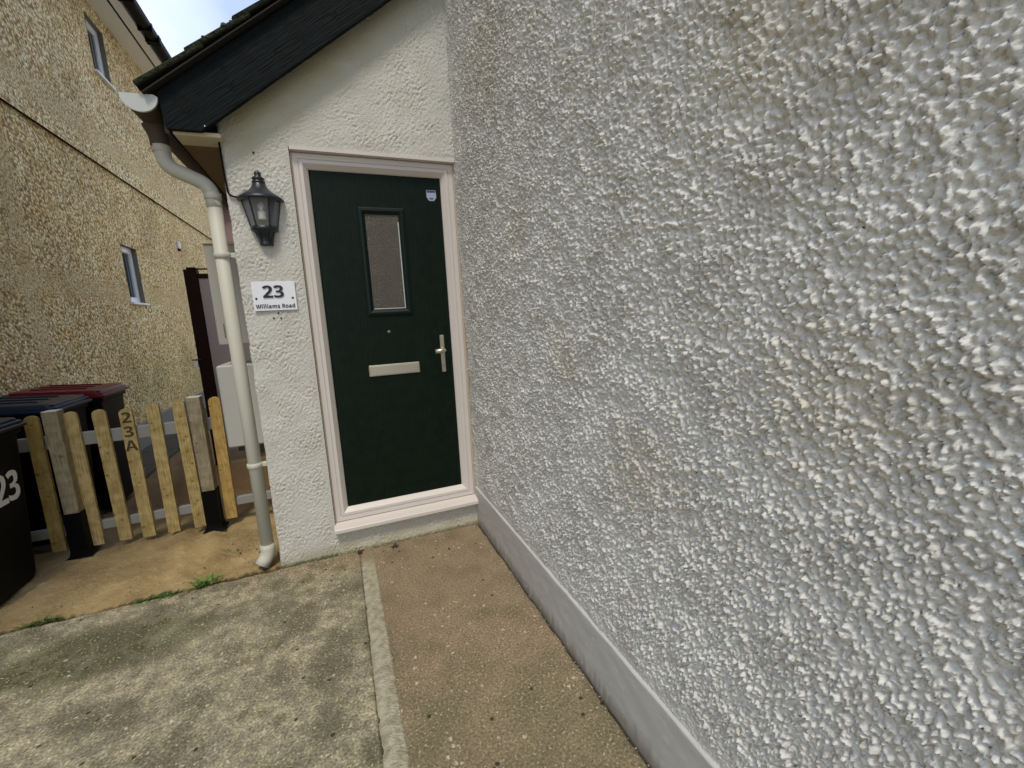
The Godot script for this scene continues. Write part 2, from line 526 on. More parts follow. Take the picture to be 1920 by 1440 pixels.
# ------------------------------------------------------------------ text
func lettering(text: String, h: float, depth: float, weight := 700) -> TextMesh:
	var t := TextMesh.new()
	var f := SystemFont.new()
	f.font_names = PackedStringArray(["Droid Sans"])
	f.font_weight = weight
	t.font = f
	t.text = text
	t.font_size = 64
	t.pixel_size = h / 46.0   # capitals of this face are about 0.72 of its size
	t.depth = depth
	t.curve_step = 1.0
	return t

func write(called: String, text: String, h: float, depth: float, m: Material, at: Vector3, turn: Vector3, parent: Node3D, squeeze := 1.0) -> void:
	var o := MeshInstance3D.new()
	o.name = called
	o.mesh = lettering(text, h, depth)
	o.material_override = m
	parent.add_child(o, true)
	var off := Vector3.ZERO
	var p: Node = parent
	while p is Node3D and p != self:
		off += (p as Node3D).position
		p = p.get_parent()
	o.rotation = turn
	o.scale = Vector3(squeeze, 1, 1)
	o.position = at - off

# ------------------------------------------------------------------ scene
func _ready() -> void:
	var cam := Camera3D.new()
	cam.name = "camera"
	cam.rotation_order = EULER_ORDER_YXZ
	cam.position = Vector3(-0.757, 1.3773, 2.6346)
	cam.rotation_degrees = Vector3(-9.3706, -21.6837, -2.8939)
	cam.fov = 83.34
	cam.near = 0.05
	cam.far = 900.0
	add_child(cam)
	cam.current = true

	var env := Environment.new()
	env.background_mode = Environment.BG_SKY
	var sky := Sky.new()
	var ps := ProceduralSkyMaterial.new()
	ps.sky_top_color = Color(0.60, 0.70, 0.86)
	ps.sky_horizon_color = Color(0.89, 0.905, 0.90)
	ps.sky_curve = 0.25
	ps.ground_bottom_color = Color(0.35, 0.33, 0.28)
	ps.ground_horizon_color = Color(0.6, 0.6, 0.58)
	ps.sky_cover = cloud_cover()
	ps.sky_cover_modulate = Color(1, 1, 1, 1)
	sky.sky_material = ps
	env.sky = sky
	env.background_energy_multiplier = 1.0
	env.tonemap_mode = Environment.TONE_MAPPER_LINEAR
	env.tonemap_exposure = 1.4
	env.sdfgi_enabled = true
	env.ssao_enabled = true
	env.ssil_enabled = true
	var we := WorldEnvironment.new()
	we.name = "world_environment"
	we.environment = env
	add_child(we)

	var sun := DirectionalLight3D.new()
	sun.name = "sun"
	sun.light_color = Color(1.0, 0.965, 0.90)
	sun.light_energy = 0.5
	sun.light_angular_distance = 13.0
	sun.shadow_enabled = true
	add_child(sun)
	sun.look_at_from_position(Vector3(-1.5, 8.5, 4.4), Vector3.ZERO, Vector3.UP)

	make_materials()
	build_ground()
	build_house()
	build_porch()
	build_neighbour()
	build_far_house()
	build_rainwater()
	build_meters_and_gate()
	build_fence()
	build_bins()
	build_lantern()
	build_sign()
	build_weeds()

func cloud_cover() -> ImageTexture:
	var w := 1024
	var h := 512
	var n := noise(5, 1.0, FastNoiseLite.TYPE_SIMPLEX_SMOOTH, 5)
	n.frequency = 1.6
	var im := Image.create(w, h, false, Image.FORMAT_RGBA8)
	for y in h:
		var el := PI * (0.5 - (y + 0.5) / h)
		for x in w:
			var az := TAU * (x + 0.5) / w
			var d := Vector3(cos(el) * sin(az), sin(el) * 1.6, cos(el) * cos(az))
			var v := n.get_noise_3dv(d) * 1.6 + 0.40
			var a := clampf(v, 0.0, 1.0) * smoothstep(-0.02, 0.1, sin(el))
			im.set_pixel(x, y, Color(0.64, 0.62, 0.575, a))
	return ImageTexture.create_from_image(im)

# ------------------------------------------------------------------ ground
func build_ground() -> void:
	var st := begin()
	quad(st, Vector3(-400, -0.06, -400), Vector3(400, -0.06, -400), Vector3(400, -0.06, 400), Vector3(-400, -0.06, 400), Vector3.UP)
	structure("ground", done(st), M.far_ground)

	var lowf := noise(201, 2.0, FastNoiseLite.TYPE_SIMPLEX_SMOOTH, 3)
	var wob := noise(202, 9.0, FastNoiseLite.TYPE_SIMPLEX_SMOOTH, 3)
	var uvf := func(p: Vector3) -> Vector2: return Vector2((p.x + GX) / GX, p.z / GZ)
	# left slab of the drive
	var step := func(x: float) -> float: return 0.009 if x > -2.7 else 0.12
	var stepz := func(z: float) -> float: return 0.009 if z < 1.95 else 0.15
	var us := lines([-7.0, -2.7, -0.757], step)
	var vs := lines([0.0, 1.95, 9.0], stepz)
	var f := func(u: float, v: float) -> Vector3:
		var z := v
		if v < 0.05: z += (wob.get_noise_2d(u, 3.0) * 0.014 + 0.006) * (1.0 - v / 0.05)
		var y := lowf.get_noise_2d(u, v) * 0.004
		if v <= 0.0005: y -= 0.055
		elif v < 0.02: y -= 0.006 * (1.0 - v / 0.02)
		if u > -0.7575: y -= 0.03
		return Vector3(u, y, z)
	structure("concrete_drive", sheet(us, vs, f, Vector3.UP, null, null, uvf), M.concrete)
	# path beside the wall, its edges slightly crumbled
	us = lines([-0.690, -0.014, -0.013], func(_x): return 0.008)
	vs = lines([0.008, 1.95, 9.0], stepz)
	f = func(u: float, v: float) -> Vector3:
		var x := u
		if u > -0.06: x += (wob.get_noise_2d(v, 7.0) * 0.007 - 0.004) * (u + 0.06) / 0.047
		var z := v
		if v < 0.05: z += (wob.get_noise_2d(u * 1.5, 12.0) * 0.014 + 0.004) * (1.0 - (v - 0.008) / 0.042)
		var y := lowf.get_noise_2d(u, v) * 0.004
		if u > -0.0135 or v <= 0.0085: y -= 0.05
		elif u > -0.04: y -= 0.005 * (u + 0.04) / 0.027
		return Vector3(x, y, z)
	structure("concrete_path", sheet(us, vs, f, Vector3.UP, null, null, uvf), M.concrete)
	# raised fillet of mortar between drive and path: begins a little way from the porch
	us = lines([-0.768, -0.684], func(_x): return 0.006)
	vs = lines([0.008, 1.95, 9.0], func(z): return 0.008 if z < 1.95 else 0.15)
	var rough := noise(203, 60.0, FastNoiseLite.TYPE_SIMPLEX_SMOOTH, 4)
	f = func(u: float, v: float) -> Vector3:
		var w := wob.get_noise_2d(v * 1.3, 20.0) * 0.016
		var t := (u + 0.768) / 0.084
		var y := -0.006 + lowf.get_noise_2d(u, v) * 0.004
		var rise := smoothstep(0.10, 0.30, v + wob.get_noise_2d(v, 2.0) * 0.04)
		var prof := minf(smoothstep(0.0, 0.14, t), 1.0 - smoothstep(0.94, 1.0, t))
		y += rise * minf(prof, smoothstep(0.0, 0.45, t)) * 0.011 + rough.get_noise_2d(u, v) * 0.0035 * prof
		y += (1.0 - rise) * minf(prof, 1.0) * (0.0065 if t > 0.2 else 0.0)
		return Vector3(u + w * (1.0 - t), y, v)
	var mm := sheet(us, vs, f, Vector3.UP, func(u, v, p): 
		var q: float = 0.5 + 0.5 * rough.get_noise_2d(u * 0.35, v * 0.35)
		var r := smoothstep(0.08, 0.24, v)
		return Color(0.30, 0.22, 0.14).lerp(Color(0.43, 0.395, 0.30), r).lerp(Color(0.26, 0.235, 0.15), clampf(q * 2.2 - 0.8, 0.0, 0.85)))
	structure("mortar_strip", mm, M.soil)
	# bare soil at the side of the porch, in front of and behind the fence
	us = lines([-7.0, -3.1, -1.17, -1.0], func(x): return 0.011 if x > -3.1 else 0.2)
	vs = lines([-12.0, -3.0, -1.0, 0.0], func(z): return 0.3 if z < -3.0 else (0.03 if z < -1.0 else 0.011))
	var dn := noise(204, 3.0, FastNoiseLite.TYPE_SIMPLEX_SMOOTH, 4)
	var dd := noise(205, 26.0, FastNoiseLite.TYPE_SIMPLEX_SMOOTH, 4)
	f = func(u: float, v: float) -> Vector3:
		var y := -0.018 + dn.get_noise_2d(u, v) * 0.018 + dd.get_noise_2d(u, v) * 0.0055
		# two shallow drag marks running up to the fence
		var k := (u + 1.55) - (v + 0.75) * 0.25
		y += 0.012 * sin(k * 34.0) * smoothstep(-0.30, -0.10, -absf(k + 0.2)) * smoothstep(-0.1, -0.25, v)
		y += 0.016 * exp(-pow((v + 0.76 + dn.get_noise_2d(u, 9.0) * 0.05) / 0.07, 2.0))
		if v > -0.05: y -= 0.012 * (v + 0.05) / 0.05
		if v > -0.012: y -= 0.03
		return Vector3(u, y, v)
	var tone := noise(206, 2.6, FastNoiseLite.TYPE_SIMPLEX_SMOOTH, 4)
	mm = sheet(us, vs, f, Vector3.UP, func(u: float, v: float, p: Vector3):
		var q := tone.get_noise_2d(u, v)
		var c := Color(0.42, 0.31, 0.158).lerp(Color(0.29, 0.208, 0.10), clampf(0.45 + q * 1.3, 0, 1))
		c = c.lerp(Color(0.45, 0.35, 0.21), clampf(dd.get_noise_2d(u * 2.0, v * 2.0) * 0.9, 0, 0.5))
		# darker, gritty, mossy ground by the foot of the downpipe
		var e := smoothstep(-1.66, -1.42, u + q * 0.16) * (1.0 - smoothstep(-1.0, -0.85, -v))
		c = c.lerp(Color(0.17, 0.128, 0.058), e * 0.8)
		c = c.lerp(Color(0.075, 0.085, 0.02), clampf(e * (tone.get_noise_2d(u * 5.0, v * 5.0) * 2.2 - 0.1), 0, 0.8))
		c = c.lerp(Color(0.24, 0.16, 0.085), smoothstep(0.95, 1.5, -v))
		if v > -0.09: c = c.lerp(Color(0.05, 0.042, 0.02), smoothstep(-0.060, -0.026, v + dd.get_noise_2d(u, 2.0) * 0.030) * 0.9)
		return c)
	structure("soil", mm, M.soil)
	# loose grit on the soil by the downpipe, and crumbs gathered along the joints
	var rng := RandomNumberGenerator.new(); rng.seed = 77
	var gs := begin()
	for i in 900:
		var p: Vector3
		var r := rng.randf_range(0.0016, 0.0042)
		if i < 330:
			p = Vector3(-1.40 + rng.randfn() * 0.14, -0.014, -0.28 + rng.randfn() * 0.20)
			if p.x > -1.21 or p.z > -0.02: continue
			if rng.randf() < 0.12: r *= 2.0
		elif i < 520:
			p = Vector3(rng.randf_range(-2.6, -1.22), -0.015, rng.randf_range(-0.7, -0.02))
		elif i < 680:
			p = Vector3(rng.randf_range(-1.19, -0.02), 0.0, 0.012 + absf(rng.randfn()) * 0.018)
		elif i < 830:
			p = Vector3(-0.018 - absf(rng.randfn()) * 0.014, 0.0, rng.randf_range(0.0, 2.0))
		else:
			p = Vector3(rng.randf_range(-2.4, -0.05), 0.0, rng.randf_range(0.1, 1.8))
			r *= 0.8
		p.y += r * 0.3 + dn.get_noise_2d(p.x, p.z) * (0.018 if i < 520 else 0.0)
		var tn := rng.randf_range(0.10, 0.50)
		gs.set_color(Color(tn, tn * 0.86, tn * 0.66))
		var q := []
		for k in 6:
			q.append(p + Vector3([1, -1, 0, 0, 0, 0][k], [0, 0, 0.7, -0.7, 0, 0][k], [0, 0, 0, 0, 1, -1][k]) * r * rng.randf_range(0.75, 1.35))
		for t in [[0, 2, 4], [4, 2, 1], [1, 2, 5], [5, 2, 0], [0, 3, 4], [4, 3, 1], [1, 3, 5], [5, 3, 0]]:
			tri(gs, q[t[0]], q[t[1]], q[t[2]], (q[t[0]] + q[t[1]] + q[t[2]]) / 3.0 - p)
	var go := part("grit", done(gs), M.soil, self)
	go.set_meta("kind", "stuff")
	go.set_meta("label", "loose grit scattered on the soil and along the joints")
	go.set_meta("category", "grit")
	# grey slabs along the neighbouring wall behind the fence
	st = begin()
	var z := -0.95
	while z > -9.0:
		cbox(st, Vector3(-2.99, -0.03, z - 0.595), Vector3(-2.60, 0.016, z), 0.006)
		z -= 0.603
	structure("side_path", done(st), M.grey_path)

# ------------------------------------------------------------------ the house whose long wall fills the right
func build_house() -> void:
	var o := thing("house", "white rough roughcast house wall with grey painted plinth filling the right side", "house", Vector3(0, 0, 2.0))
	var clump := cells(301, 1.0 / 0.0104, FastNoiseLite.RETURN_DISTANCE)
	var grain := cells(302, 1.0 / 0.0062, FastNoiseLite.RETURN_DISTANCE)
	var warp := noise(303, 28.0, FastNoiseLite.TYPE_SIMPLEX_SMOOTH, 2)
	var swell := noise(304, 9.0, FastNoiseLite.TYPE_SIMPLEX_SMOOTH, 3)
	var lump := noise(305, 30.0, FastNoiseLite.TYPE_SIMPLEX_SMOOTH, 3)
	var broad := noise(306, 2.2, FastNoiseLite.TYPE_SIMPLEX_SMOOTH, 2)
	var pits := noise(309, 48.0, FastNoiseLite.TYPE_SIMPLEX_SMOOTH, 2)
	var speck := noise(308, 170.0, FastNoiseLite.TYPE_SIMPLEX_SMOOTH, 2)
	var us := lines([-0.02, 2.62, 5.6], func(z):
		var d := sqrt(0.57 + (2.63 - z) * (2.63 - z))
		return clampf(0.0027 * d / 0.78, 0.0027, 0.0046) if z < 2.62 else 0.05)
	var vs := lines([0.235, 3.32, 5.3], func(y): return 0.0035 if y < 3.32 else 0.06)
	var f := func(z: float, y: float) -> Vector3:
		var wz := z + warp.get_noise_2d(z, y) * 0.004
		var wy := y + warp.get_noise_2d(z + 9.0, y) * 0.004
		var c1 := clump.get_noise_2d(wz, wy) + 1.0
		var c2 := grain.get_noise_2d(wz, wy) + 1.0
		var s := swell.get_noise_2d(z, y)
		var a := clampf(0.85 + s * 0.45, 0.5, 1.2)
		a *= 0.45 + 0.55 * smoothstep(0.02, 0.30, z + broad.get_noise_2d(z, y) * 0.12)
		a *= 0.55 + 0.45 * smoothstep(0.26, 0.42, y)
		var h := a * ((0.0110 + 0.0100 * lump.get_noise_2d(z * 1.7 + 3.0, y * 1.7)) * (1.0 - minf(c1 * c1 * 2.4, 1.0)) + 0.0036 * (1.0 - minf(c2 * c2 * 2.0, 1.0)) + 0.0060 * lump.get_noise_2d(z, y) + 0.0018 * speck.get_noise_2d(z, y))
		h -= a * 0.0075 * smoothstep(0.25, 0.55, pits.get_noise_2d(z, y))
		h += s * 0.002 + broad.get_noise_2d(z, y) * 0.003
		if y < 0.30: h *= (y - 0.235) / 0.065 * 0.8 + 0.2
		return Vector3(-h, y, z)
	var spots := [Vector3(1.20, 2.17, 0.16), Vector3(1.21, 1.27, 0.13), Vector3(1.85, 2.02, 0.15), Vector3(0.9, 1.7, 0.2), Vector3(2.5, 0.6, 0.3), Vector3(1.7, 0.9, 0.12)]
	var col := func(z: float, y: float, _p: Vector3) -> Color:
		var c := Color(0.70, 0.685, 0.635)
		var n := broad.get_noise_2d(z * 1.7 + 4.0, y * 1.7)
		c = c.lerp(Color(0.57, 0.55, 0.495), clampf(n * 0.9 + 0.15, 0, 0.6))
		c = c.lerp(Color(0.40, 0.34, 0.24), clampf(lump.get_noise_2d(z * 0.9 + 11.0, y * 0.9) * 1.6 - 0.6, 0, 0.4))
		var sp := 1.0 + speck.get_noise_2d(z * 0.6 + 5.0, y * 0.6) * 0.16
		c = Color(c.r * sp, c.g * sp, c.b * sp)
		for s in spots:
			var d: float = Vector2(y - s.x, z - s.y).length() / s.z
			if d < 1.3:
				c = c.lerp(Color(0.58, 0.525, 0.41), clampf((1.0 - d + swell.get_noise_2d(z * 3.0, y * 3.0) * 0.9 + lump.get_noise_2d(z, y) * 0.5) * 0.6, 0, 0.5))
		return c
	part("roughcast", sheet(us, vs, f, Vector3(-1, 0, 0), col), M.render, o)
	# smooth painted plinth, a little proud, its top weathered to a bevel
	var wob := noise(307, 5.0, FastNoiseLite.TYPE_SIMPLEX_SMOOTH, 3)
	vs = lines([-0.06, 0.24, 0.2601], func(y): return 0.012 if y < 0.2395 else 0.0033)
	us = lines([0.0, 3.0, 5.6], func(z): return 0.012 if z < 3.0 else 0.2)
	f = func(z: float, y: float) -> Vector3:
		var w := wob.get_noise_2d(z, y * 3.0) * 0.0016 + wob.get_noise_2d(z * 6.0, y * 6.0) * 0.0004
		var x := -0.010 + w
		if y > 0.2395: x = lerpf(x, 0.012, pow((y - 0.2395) / 0.0206, 2.2))
		return Vector3(x, y + wob.get_noise_2d(z, 4.0) * 0.003, z)
	var pcol := func(z: float, y: float, _p: Vector3) -> Color:
		var n := wob.get_noise_2d(z * 1.5, y * 4.0)
		var c := Color(0.47, 0.46, 0.43).lerp(Color(0.51, 0.50, 0.47), clampf(0.5 + n, 0, 1))
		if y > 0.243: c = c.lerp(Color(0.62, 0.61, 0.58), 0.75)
		# mud splashed up from the path, scuffs
		var k := smoothstep(0.075, 0.0, y + wob.get_noise_2d(z * 7.0, 9.0) * 0.035)
		c = c.lerp(Color(0.20, 0.165, 0.11), k * 0.7)
		if wob.get_noise_2d(z * 3.0 + 40.0, y * 24.0) > 0.52: c = c.lerp(Color(0.62, 0.61, 0.58), 0.5)
		return c
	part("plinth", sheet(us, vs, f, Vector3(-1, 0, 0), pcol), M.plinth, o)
	var st := begin()
	cbox(st, Vector3(0.014, -0.05, -4.0), Vector3(6.0, 5.3, 5.58), 0.005)
	part("wall", done(st), M.plain_render, o)
	st = begin()
	prism(st, PackedVector2Array([Vector2(-0.35, 5.28), Vector2(3.0, 7.6), Vector2(6.35, 5.28), Vector2(6.35, 5.40), Vector2(3.0, 7.75), Vector2(-0.35, 5.40)]), -4.2, 5.8)
	part("roof", done(st), M.tile_dark, o)

# ------------------------------------------------------------------ the porch with the green door
const SLOPE := 0.786
func barge_low(x: float) -> float: return 2.281 + SLOPE * (x + 1.236)

func build_porch() -> void:
	var o := thing("porch", "white rendered porch with black barge board, pale door frame and green front door", "porch", Vector3(-0.6, 0, 0))
	# rendered wall: one skin that wraps round the left corner
	var bump := noise(401, 55.0, FastNoiseLite.TYPE_SIMPLEX_SMOOTH, 3)
	var gritn := noise(404, 150.0, FastNoiseLite.TYPE_SIMPLEX_SMOOTH, 2)
	var peb := cells(402, 1.0 / 0.0125, FastNoiseLite.RETURN_DISTANCE)
	var soft := noise(403, 5.0, FastNoiseLite.TYPE_SIMPLEX_SMOOTH, 3)
	var ox0 := -0.884
	var oy0 := 0.146
	var oy1 := 2.282
	var us := lines([-3.0, -0.3, -0.014, 0.014, 1.188 + ox0, 1.188 - 0.003], func(s): return 0.06 if s < -0.3 else (0.003 if absf(s) < 0.0139 else 0.0055))
	var vs := lines([-0.04, oy0, oy1, 3.36], func(_y): return 0.0056)
	var f := func(s: float, y: float) -> Vector3:
		var r := 0.014
		var p: Vector3
		var n: Vector3
		if s <= -r:
			p = Vector3(-1.188, y, s); n = Vector3(-1, 0, 0)
		elif s >= r:
			p = Vector3(-1.188 + s, y, 0); n = Vector3(0, 0, 1)
		else:
			var a := (s + r) / (2 * r) * PI / 2
			n = Vector3(-cos(a), 0, sin(a))
			p = Vector3(-1.188 + r, y, -r) + n * r
		var amp := 0.65 + soft.get_noise_2d(s, y) * 0.7
		amp = clampf(amp, 0.2, 1.1) * (1.0 - 0.55 * smoothstep(2.2, 2.6, y) * (1.0 - smoothstep(0.4, 0.9, s)))
		var d := peb.get_noise_2d(s + bump.get_noise_2d(s, y) * 0.003, y) + 1.0
		var h := amp * (0.0056 * (1.0 - minf(d * d * 1.9, 1.0)) + 0.0032 * bump.get_noise_2d(s, y) + 0.0012 * gritn.get_noise_2d(s, y)) + soft.get_noise_2d(s * 0.6, y * 0.6) * 0.004
		# the render dies into the door opening
		if s > 0.2:
			var e := maxf(maxf(1.188 + ox0 - s, y - oy1), oy0 - y)
			if e >= -0.0005: h *= smoothstep(0.0, 0.03, e) * 0.8 + 0.2
		if y < 0.05: h += 0.006 * smoothstep(0.05, -0.02, y)
		return p + n * h
	var col := func(s: float, y: float, _p: Vector3) -> Color:
		var c := Color(0.61, 0.60, 0.555)
		var q := soft.get_noise_2d(s * 0.8 + 5.0, y * 0.8)
		c = c.lerp(Color(0.54, 0.52, 0.45), clampf(q * 0.8 + 0.2, 0, 0.5))
		var x := -1.188 + maxf(s, 0.0)
		# algae washed down from the verge
		var below := barge_low(x) - y
		var g := smoothstep(0.34, 0.0, below + q * 0.16) * smoothstep(-0.05, 0.1, s) * (1.0 - smoothstep(0.5, 1.1, s) * 0.6)
		c = c.lerp(Color(0.40, 0.37, 0.20), g * 0.62)
		# splash marks at the foot
		c = c.lerp(Color(0.33, 0.31, 0.20), clampf(smoothstep(0.10, 0.0, y + q * 0.05) * 0.8, 0, 0.75))
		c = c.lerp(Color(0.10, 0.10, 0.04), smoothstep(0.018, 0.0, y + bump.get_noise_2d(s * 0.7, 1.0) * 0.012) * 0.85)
		if s > 0.30: c = c.lerp(Color(0.56, 0.52, 0.38), smoothstep(0.15, 0.1, y) * 0.35)
		return c
	var skip := func(s: float, y: float) -> bool:
		if s > 1.188 + ox0 and y > oy0 and y < oy1: return true
		return y > barge_low(-1.188 + maxf(s, 0.0)) + 0.16
	part("rendered_wall", sheet(us, vs, f, Vector3(0, 0, 1), col, skip), M.render, o)
	part("light_blocker", boxm(Vector3(-1.16, -0.03, -2.9), Vector3(-0.001, 2.22, -0.13), 0.004), M.plain_render, o)  # unseen box added behind the door to block light
	for q in [Vector2(-1.030, 1.437), Vector2(-1.055, 1.412), Vector2(-1.020, 1.410), Vector2(-1.045, 2.235)]:
		var hs := begin(true)
		tube(hs, [Vector3(q.x, q.y, -0.004), Vector3(q.x, q.y, 0.0075)], 0.0045, 8)
		part("wall_plug", done(hs), M.brown_post, o)
	# reveals of the door opening
	var st := begin()
	quad(st, Vector3(ox0, oy0, 0.002), Vector3(ox0, oy1, 0.002), Vector3(ox0, oy1, -0.13), Vector3(ox0, oy0, -0.13), Vector3(1, 0, 0))
	quad(st, Vector3(ox0, oy1, 0.002), Vector3(-0.003, oy1, 0.002), Vector3(-0.003, oy1, -0.13), Vector3(ox0, oy1, -0.13), Vector3(0, -1, 0))
	quad(st, Vector3(-0.003, oy0, 0.002), Vector3(-0.003, oy1, 0.002), Vector3(-0.003, oy1, -0.13), Vector3(-0.003, oy0, -0.13), Vector3(-1, 0, 0))
	part("reveal", done(st), M.sealant, o)
	st = begin()
	tube(st, [Vector3(ox0 + 0.004, oy0, -0.022), Vector3(ox0 + 0.004, oy1 - 0.004, -0.022)], 0.005, 6)
	tube(st, [Vector3(-0.008, oy0 + 0.04, -0.022), Vector3(-0.008, oy1 - 0.004, -0.022)], 0.006, 6)
	part("sealant_bead", done(st), M.sealant, o)

	# door frame
	var place := func(p: Vector2, h: float) -> Vector3: return Vector3(p.x, p.y, h)
	var fr := Node3D.new(); fr.name = "door_frame"; o.add_child(fr)
	st = begin()
	moulding(st, Vector2(-0.877, 0.190), Vector2(-0.012, 2.262), [[0, -0.12], [0, -0.026], [0.004, -0.022], [0.028, -0.022], [0.031, -0.026], [0.034, -0.020], [0.050, -0.020], [0.072, -0.044], [0.075, -0.050], [0.075, -0.12]], place)
	part("frame", done(st), M.upvc, fr)
	st = begin()
	# head drip above the frame
	prism(st, PackedVector2Array([Vector2(-0.880, 2.264), Vector2(-0.007, 2.264), Vector2(-0.007, 2.279), Vector2(-0.880, 2.279)]), -0.11, 0.012)
	part("head_drip", done(st), M.upvc, fr)
	st = begin()
	var sp := PackedVector2Array([Vector2(0.048, 0.146), Vector2(0.050, 0.150), Vector2(0.050, 0.168), Vector2(0.046, 0.173), Vector2(-0.018, 0.188), Vector2(-0.12, 0.188), Vector2(-0.12, 0.150), Vector2(0.03, 0.150), Vector2(0.036, 0.146)])
	var l0 := PackedVector3Array(); var l1 := PackedVector3Array()
	for p in sp:
		l0.append(Vector3(-0.888, p.y, p.x)); l1.append(Vector3(-0.006, p.y, p.x))
	loft(st, [l0, l1])
	part("sill", done(st), M.upvc, fr)

	# door
	var door := Node3D.new(); door.name = "door"; o.add_child(door)
	part("leaf", boxm(Vector3(-0.8005, 0.240, -0.094), Vector3(-0.0885, 2.186, -0.050), 0.004), M.door, door)
	st = begin()
	moulding(st, Vector2(-0.575, 1.398), Vector2(-0.312, 2.008), [[0, -0.050], [0.002, -0.040], [0.008, -0.036], [0.020, -0.034], [0.026, -0.037], [0.037, -0.046], [0.039, -0.049]], place)
	part("glazing_frame", done(st), M.door_trim, door)
	part("glass", boxm(Vector3(-0.538, 1.435, -0.052), Vector3(-0.349, 1.971, -0.0488), 0.0005), M.obscure_glass, door)
	st = begin()
	cbox(st, Vector3(-0.3565, 1.437, -0.0487), Vector3(-0.3512, 1.93, -0.0478), 0.0003)
	cbox(st, Vector3(-0.535, 1.437, -0.0487), Vector3(-0.357, 1.441, -0.0478), 0.0003)
	part("spacer_bar", done(st), M.spacer, door)
	var lb := Node3D.new(); lb.name = "letterbox"; door.add_child(lb)
	st = begin()
	cbox(st, Vector3(-0.600, 1.043, -0.0495), Vector3(-0.300, 1.109, -0.040), 0.003)
	part("plate", done(st), M.satin, lb)
	st = begin()
	cbox(st, Vector3(-0.590, 1.050, -0.0395), Vector3(-0.310, 1.102, -0.0365), 0.002)
	part("flap", done(st), M.satin, lb)
	var hd := Node3D.new(); hd.name = "handle"; door.add_child(hd)
	st = begin()
	cbox(st, Vector3(-0.1620, 1.030, -0.0495), Vector3(-0.1360, 1.262, -0.040), 0.004)
	part("backplate", done(st), M.satin, hd)
	st = begin(true)
	tube(st, bend([Vector3(-0.149, 1.170, -0.040), Vector3(-0.149, 1.170, 0.012), Vector3(-0.206, 1.166, 0.014)], 0.016), [0.012, 0.012, 0.0125, 0.013, 0.0135, 0.014, 0.0145, 0.015, 0.014], 12)
	part("lever", done(st), M.satin, hd)
	st = begin(true)
	tube(st, [Vector3(-0.149, 1.085, -0.040), Vector3(-0.149, 1.085, -0.034)], 0.008, 12)
	part("cylinder", done(st), M.satin, hd)
	st = begin(true)
	tube(st, [Vector3(-0.463, 1.302, -0.0495), Vector3(-0.463, 1.302, -0.045)], 0.009, 14)
	part("spyhole", done(st), M.cement, door)
	st = begin()
	tube(st, [Vector3(-0.452, 1.118, -0.0495), Vector3(-0.452, 1.118, -0.046)], 0.008, 10)
	part("screw_cap", done(st), M.door_trim, door)
	# little shield sticker
	st = begin()
	prism(st, PackedVector2Array([Vector2(-0.174, 2.118), Vector2(-0.118, 2.118), Vector2(-0.116, 2.078), Vector2(-0.130, 2.058), Vector2(-0.160, 2.058), Vector2(-0.174, 2.078)]), -0.0498, -0.0488)
	var stk := part("sticker", done(st), M.sticker, door)
	st = begin()
	prism(st, PackedVector2Array([Vector2(-0.172, 2.116), Vector2(-0.120, 2.116), Vector2(-0.120, 2.105), Vector2(-0.172, 2.103)]), -0.0488, -0.0483)
	part("sticker_print", done(st), M.sticker_dark, stk)
	st = begin()
	prism(st, PackedVector2Array([Vector2(-0.160, 2.074), Vector2(-0.132, 2.074), Vector2(-0.137, 2.066), Vector2(-0.155, 2.066)]), -0.0488, -0.0483)
	part("sticker_print", done(st), M.sticker_dark, stk)

	# barge board: built along its own length so that the grain runs with it
	var bb := MeshInstance3D.new(); bb.name = "barge_board"
	var ang := atan(SLOPE)
	var org := Vector3(-1.236, 2.281, 0.0)
	var inv := Transform3D(Basis(Vector3(0, 0, 1), ang - PI / 2), org).affine_inverse()
	st = begin()
	var up := 0.262
	var bp := [Vector2(-1.368, 2.279), Vector2(-1.236, 2.281), Vector2(-0.004, barge_low(-0.004)), Vector2(-0.004, barge_low(-0.004) + up), Vector2(-1.384, barge_low(-1.384) + up)]
	var poly := PackedVector2Array()
	for p in bp:
		var q := inv * Vector3(p.x, p.y, 0)
		poly.append(Vector2(q.x, q.y))
	prism(st, poly, 0.070, 0.100)
	bb.mesh = done(st); bb.material_override = M.barge
	o.add_child(bb)
	bb.transform = Transform3D(Basis(Vector3(0, 0, 1), ang - PI / 2), org - o.position)
	for q in [Vector3(-1.218, 2.302, 0.1)]:
		st = begin(true)
		tube(st, [q, q + Vector3(0, 0, 0.003)], 0.0035, 8)
		part("nail", done(st), M.spacer, o)
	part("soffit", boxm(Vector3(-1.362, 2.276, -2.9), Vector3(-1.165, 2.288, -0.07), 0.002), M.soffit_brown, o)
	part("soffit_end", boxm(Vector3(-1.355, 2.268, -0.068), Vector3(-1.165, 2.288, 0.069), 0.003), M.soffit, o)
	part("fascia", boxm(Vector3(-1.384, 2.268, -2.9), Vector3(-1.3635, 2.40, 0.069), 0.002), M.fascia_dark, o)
	# roof: courses of flat tiles
	var roof := Node3D.new(); roof.name = "roof"; o.add_child(roof)
	var along := Vector3(cos(ang), sin(ang), 0)
	var nrm := Vector3(-sin(ang), cos(ang), 0)
	var eave := Vector3(-1.425, barge_low(-1.425) + up + 0.008, 0)
	var rng := RandomNumberGenerator.new(); rng.seed = 5
	var courses := 7
	var gauge := 0.262
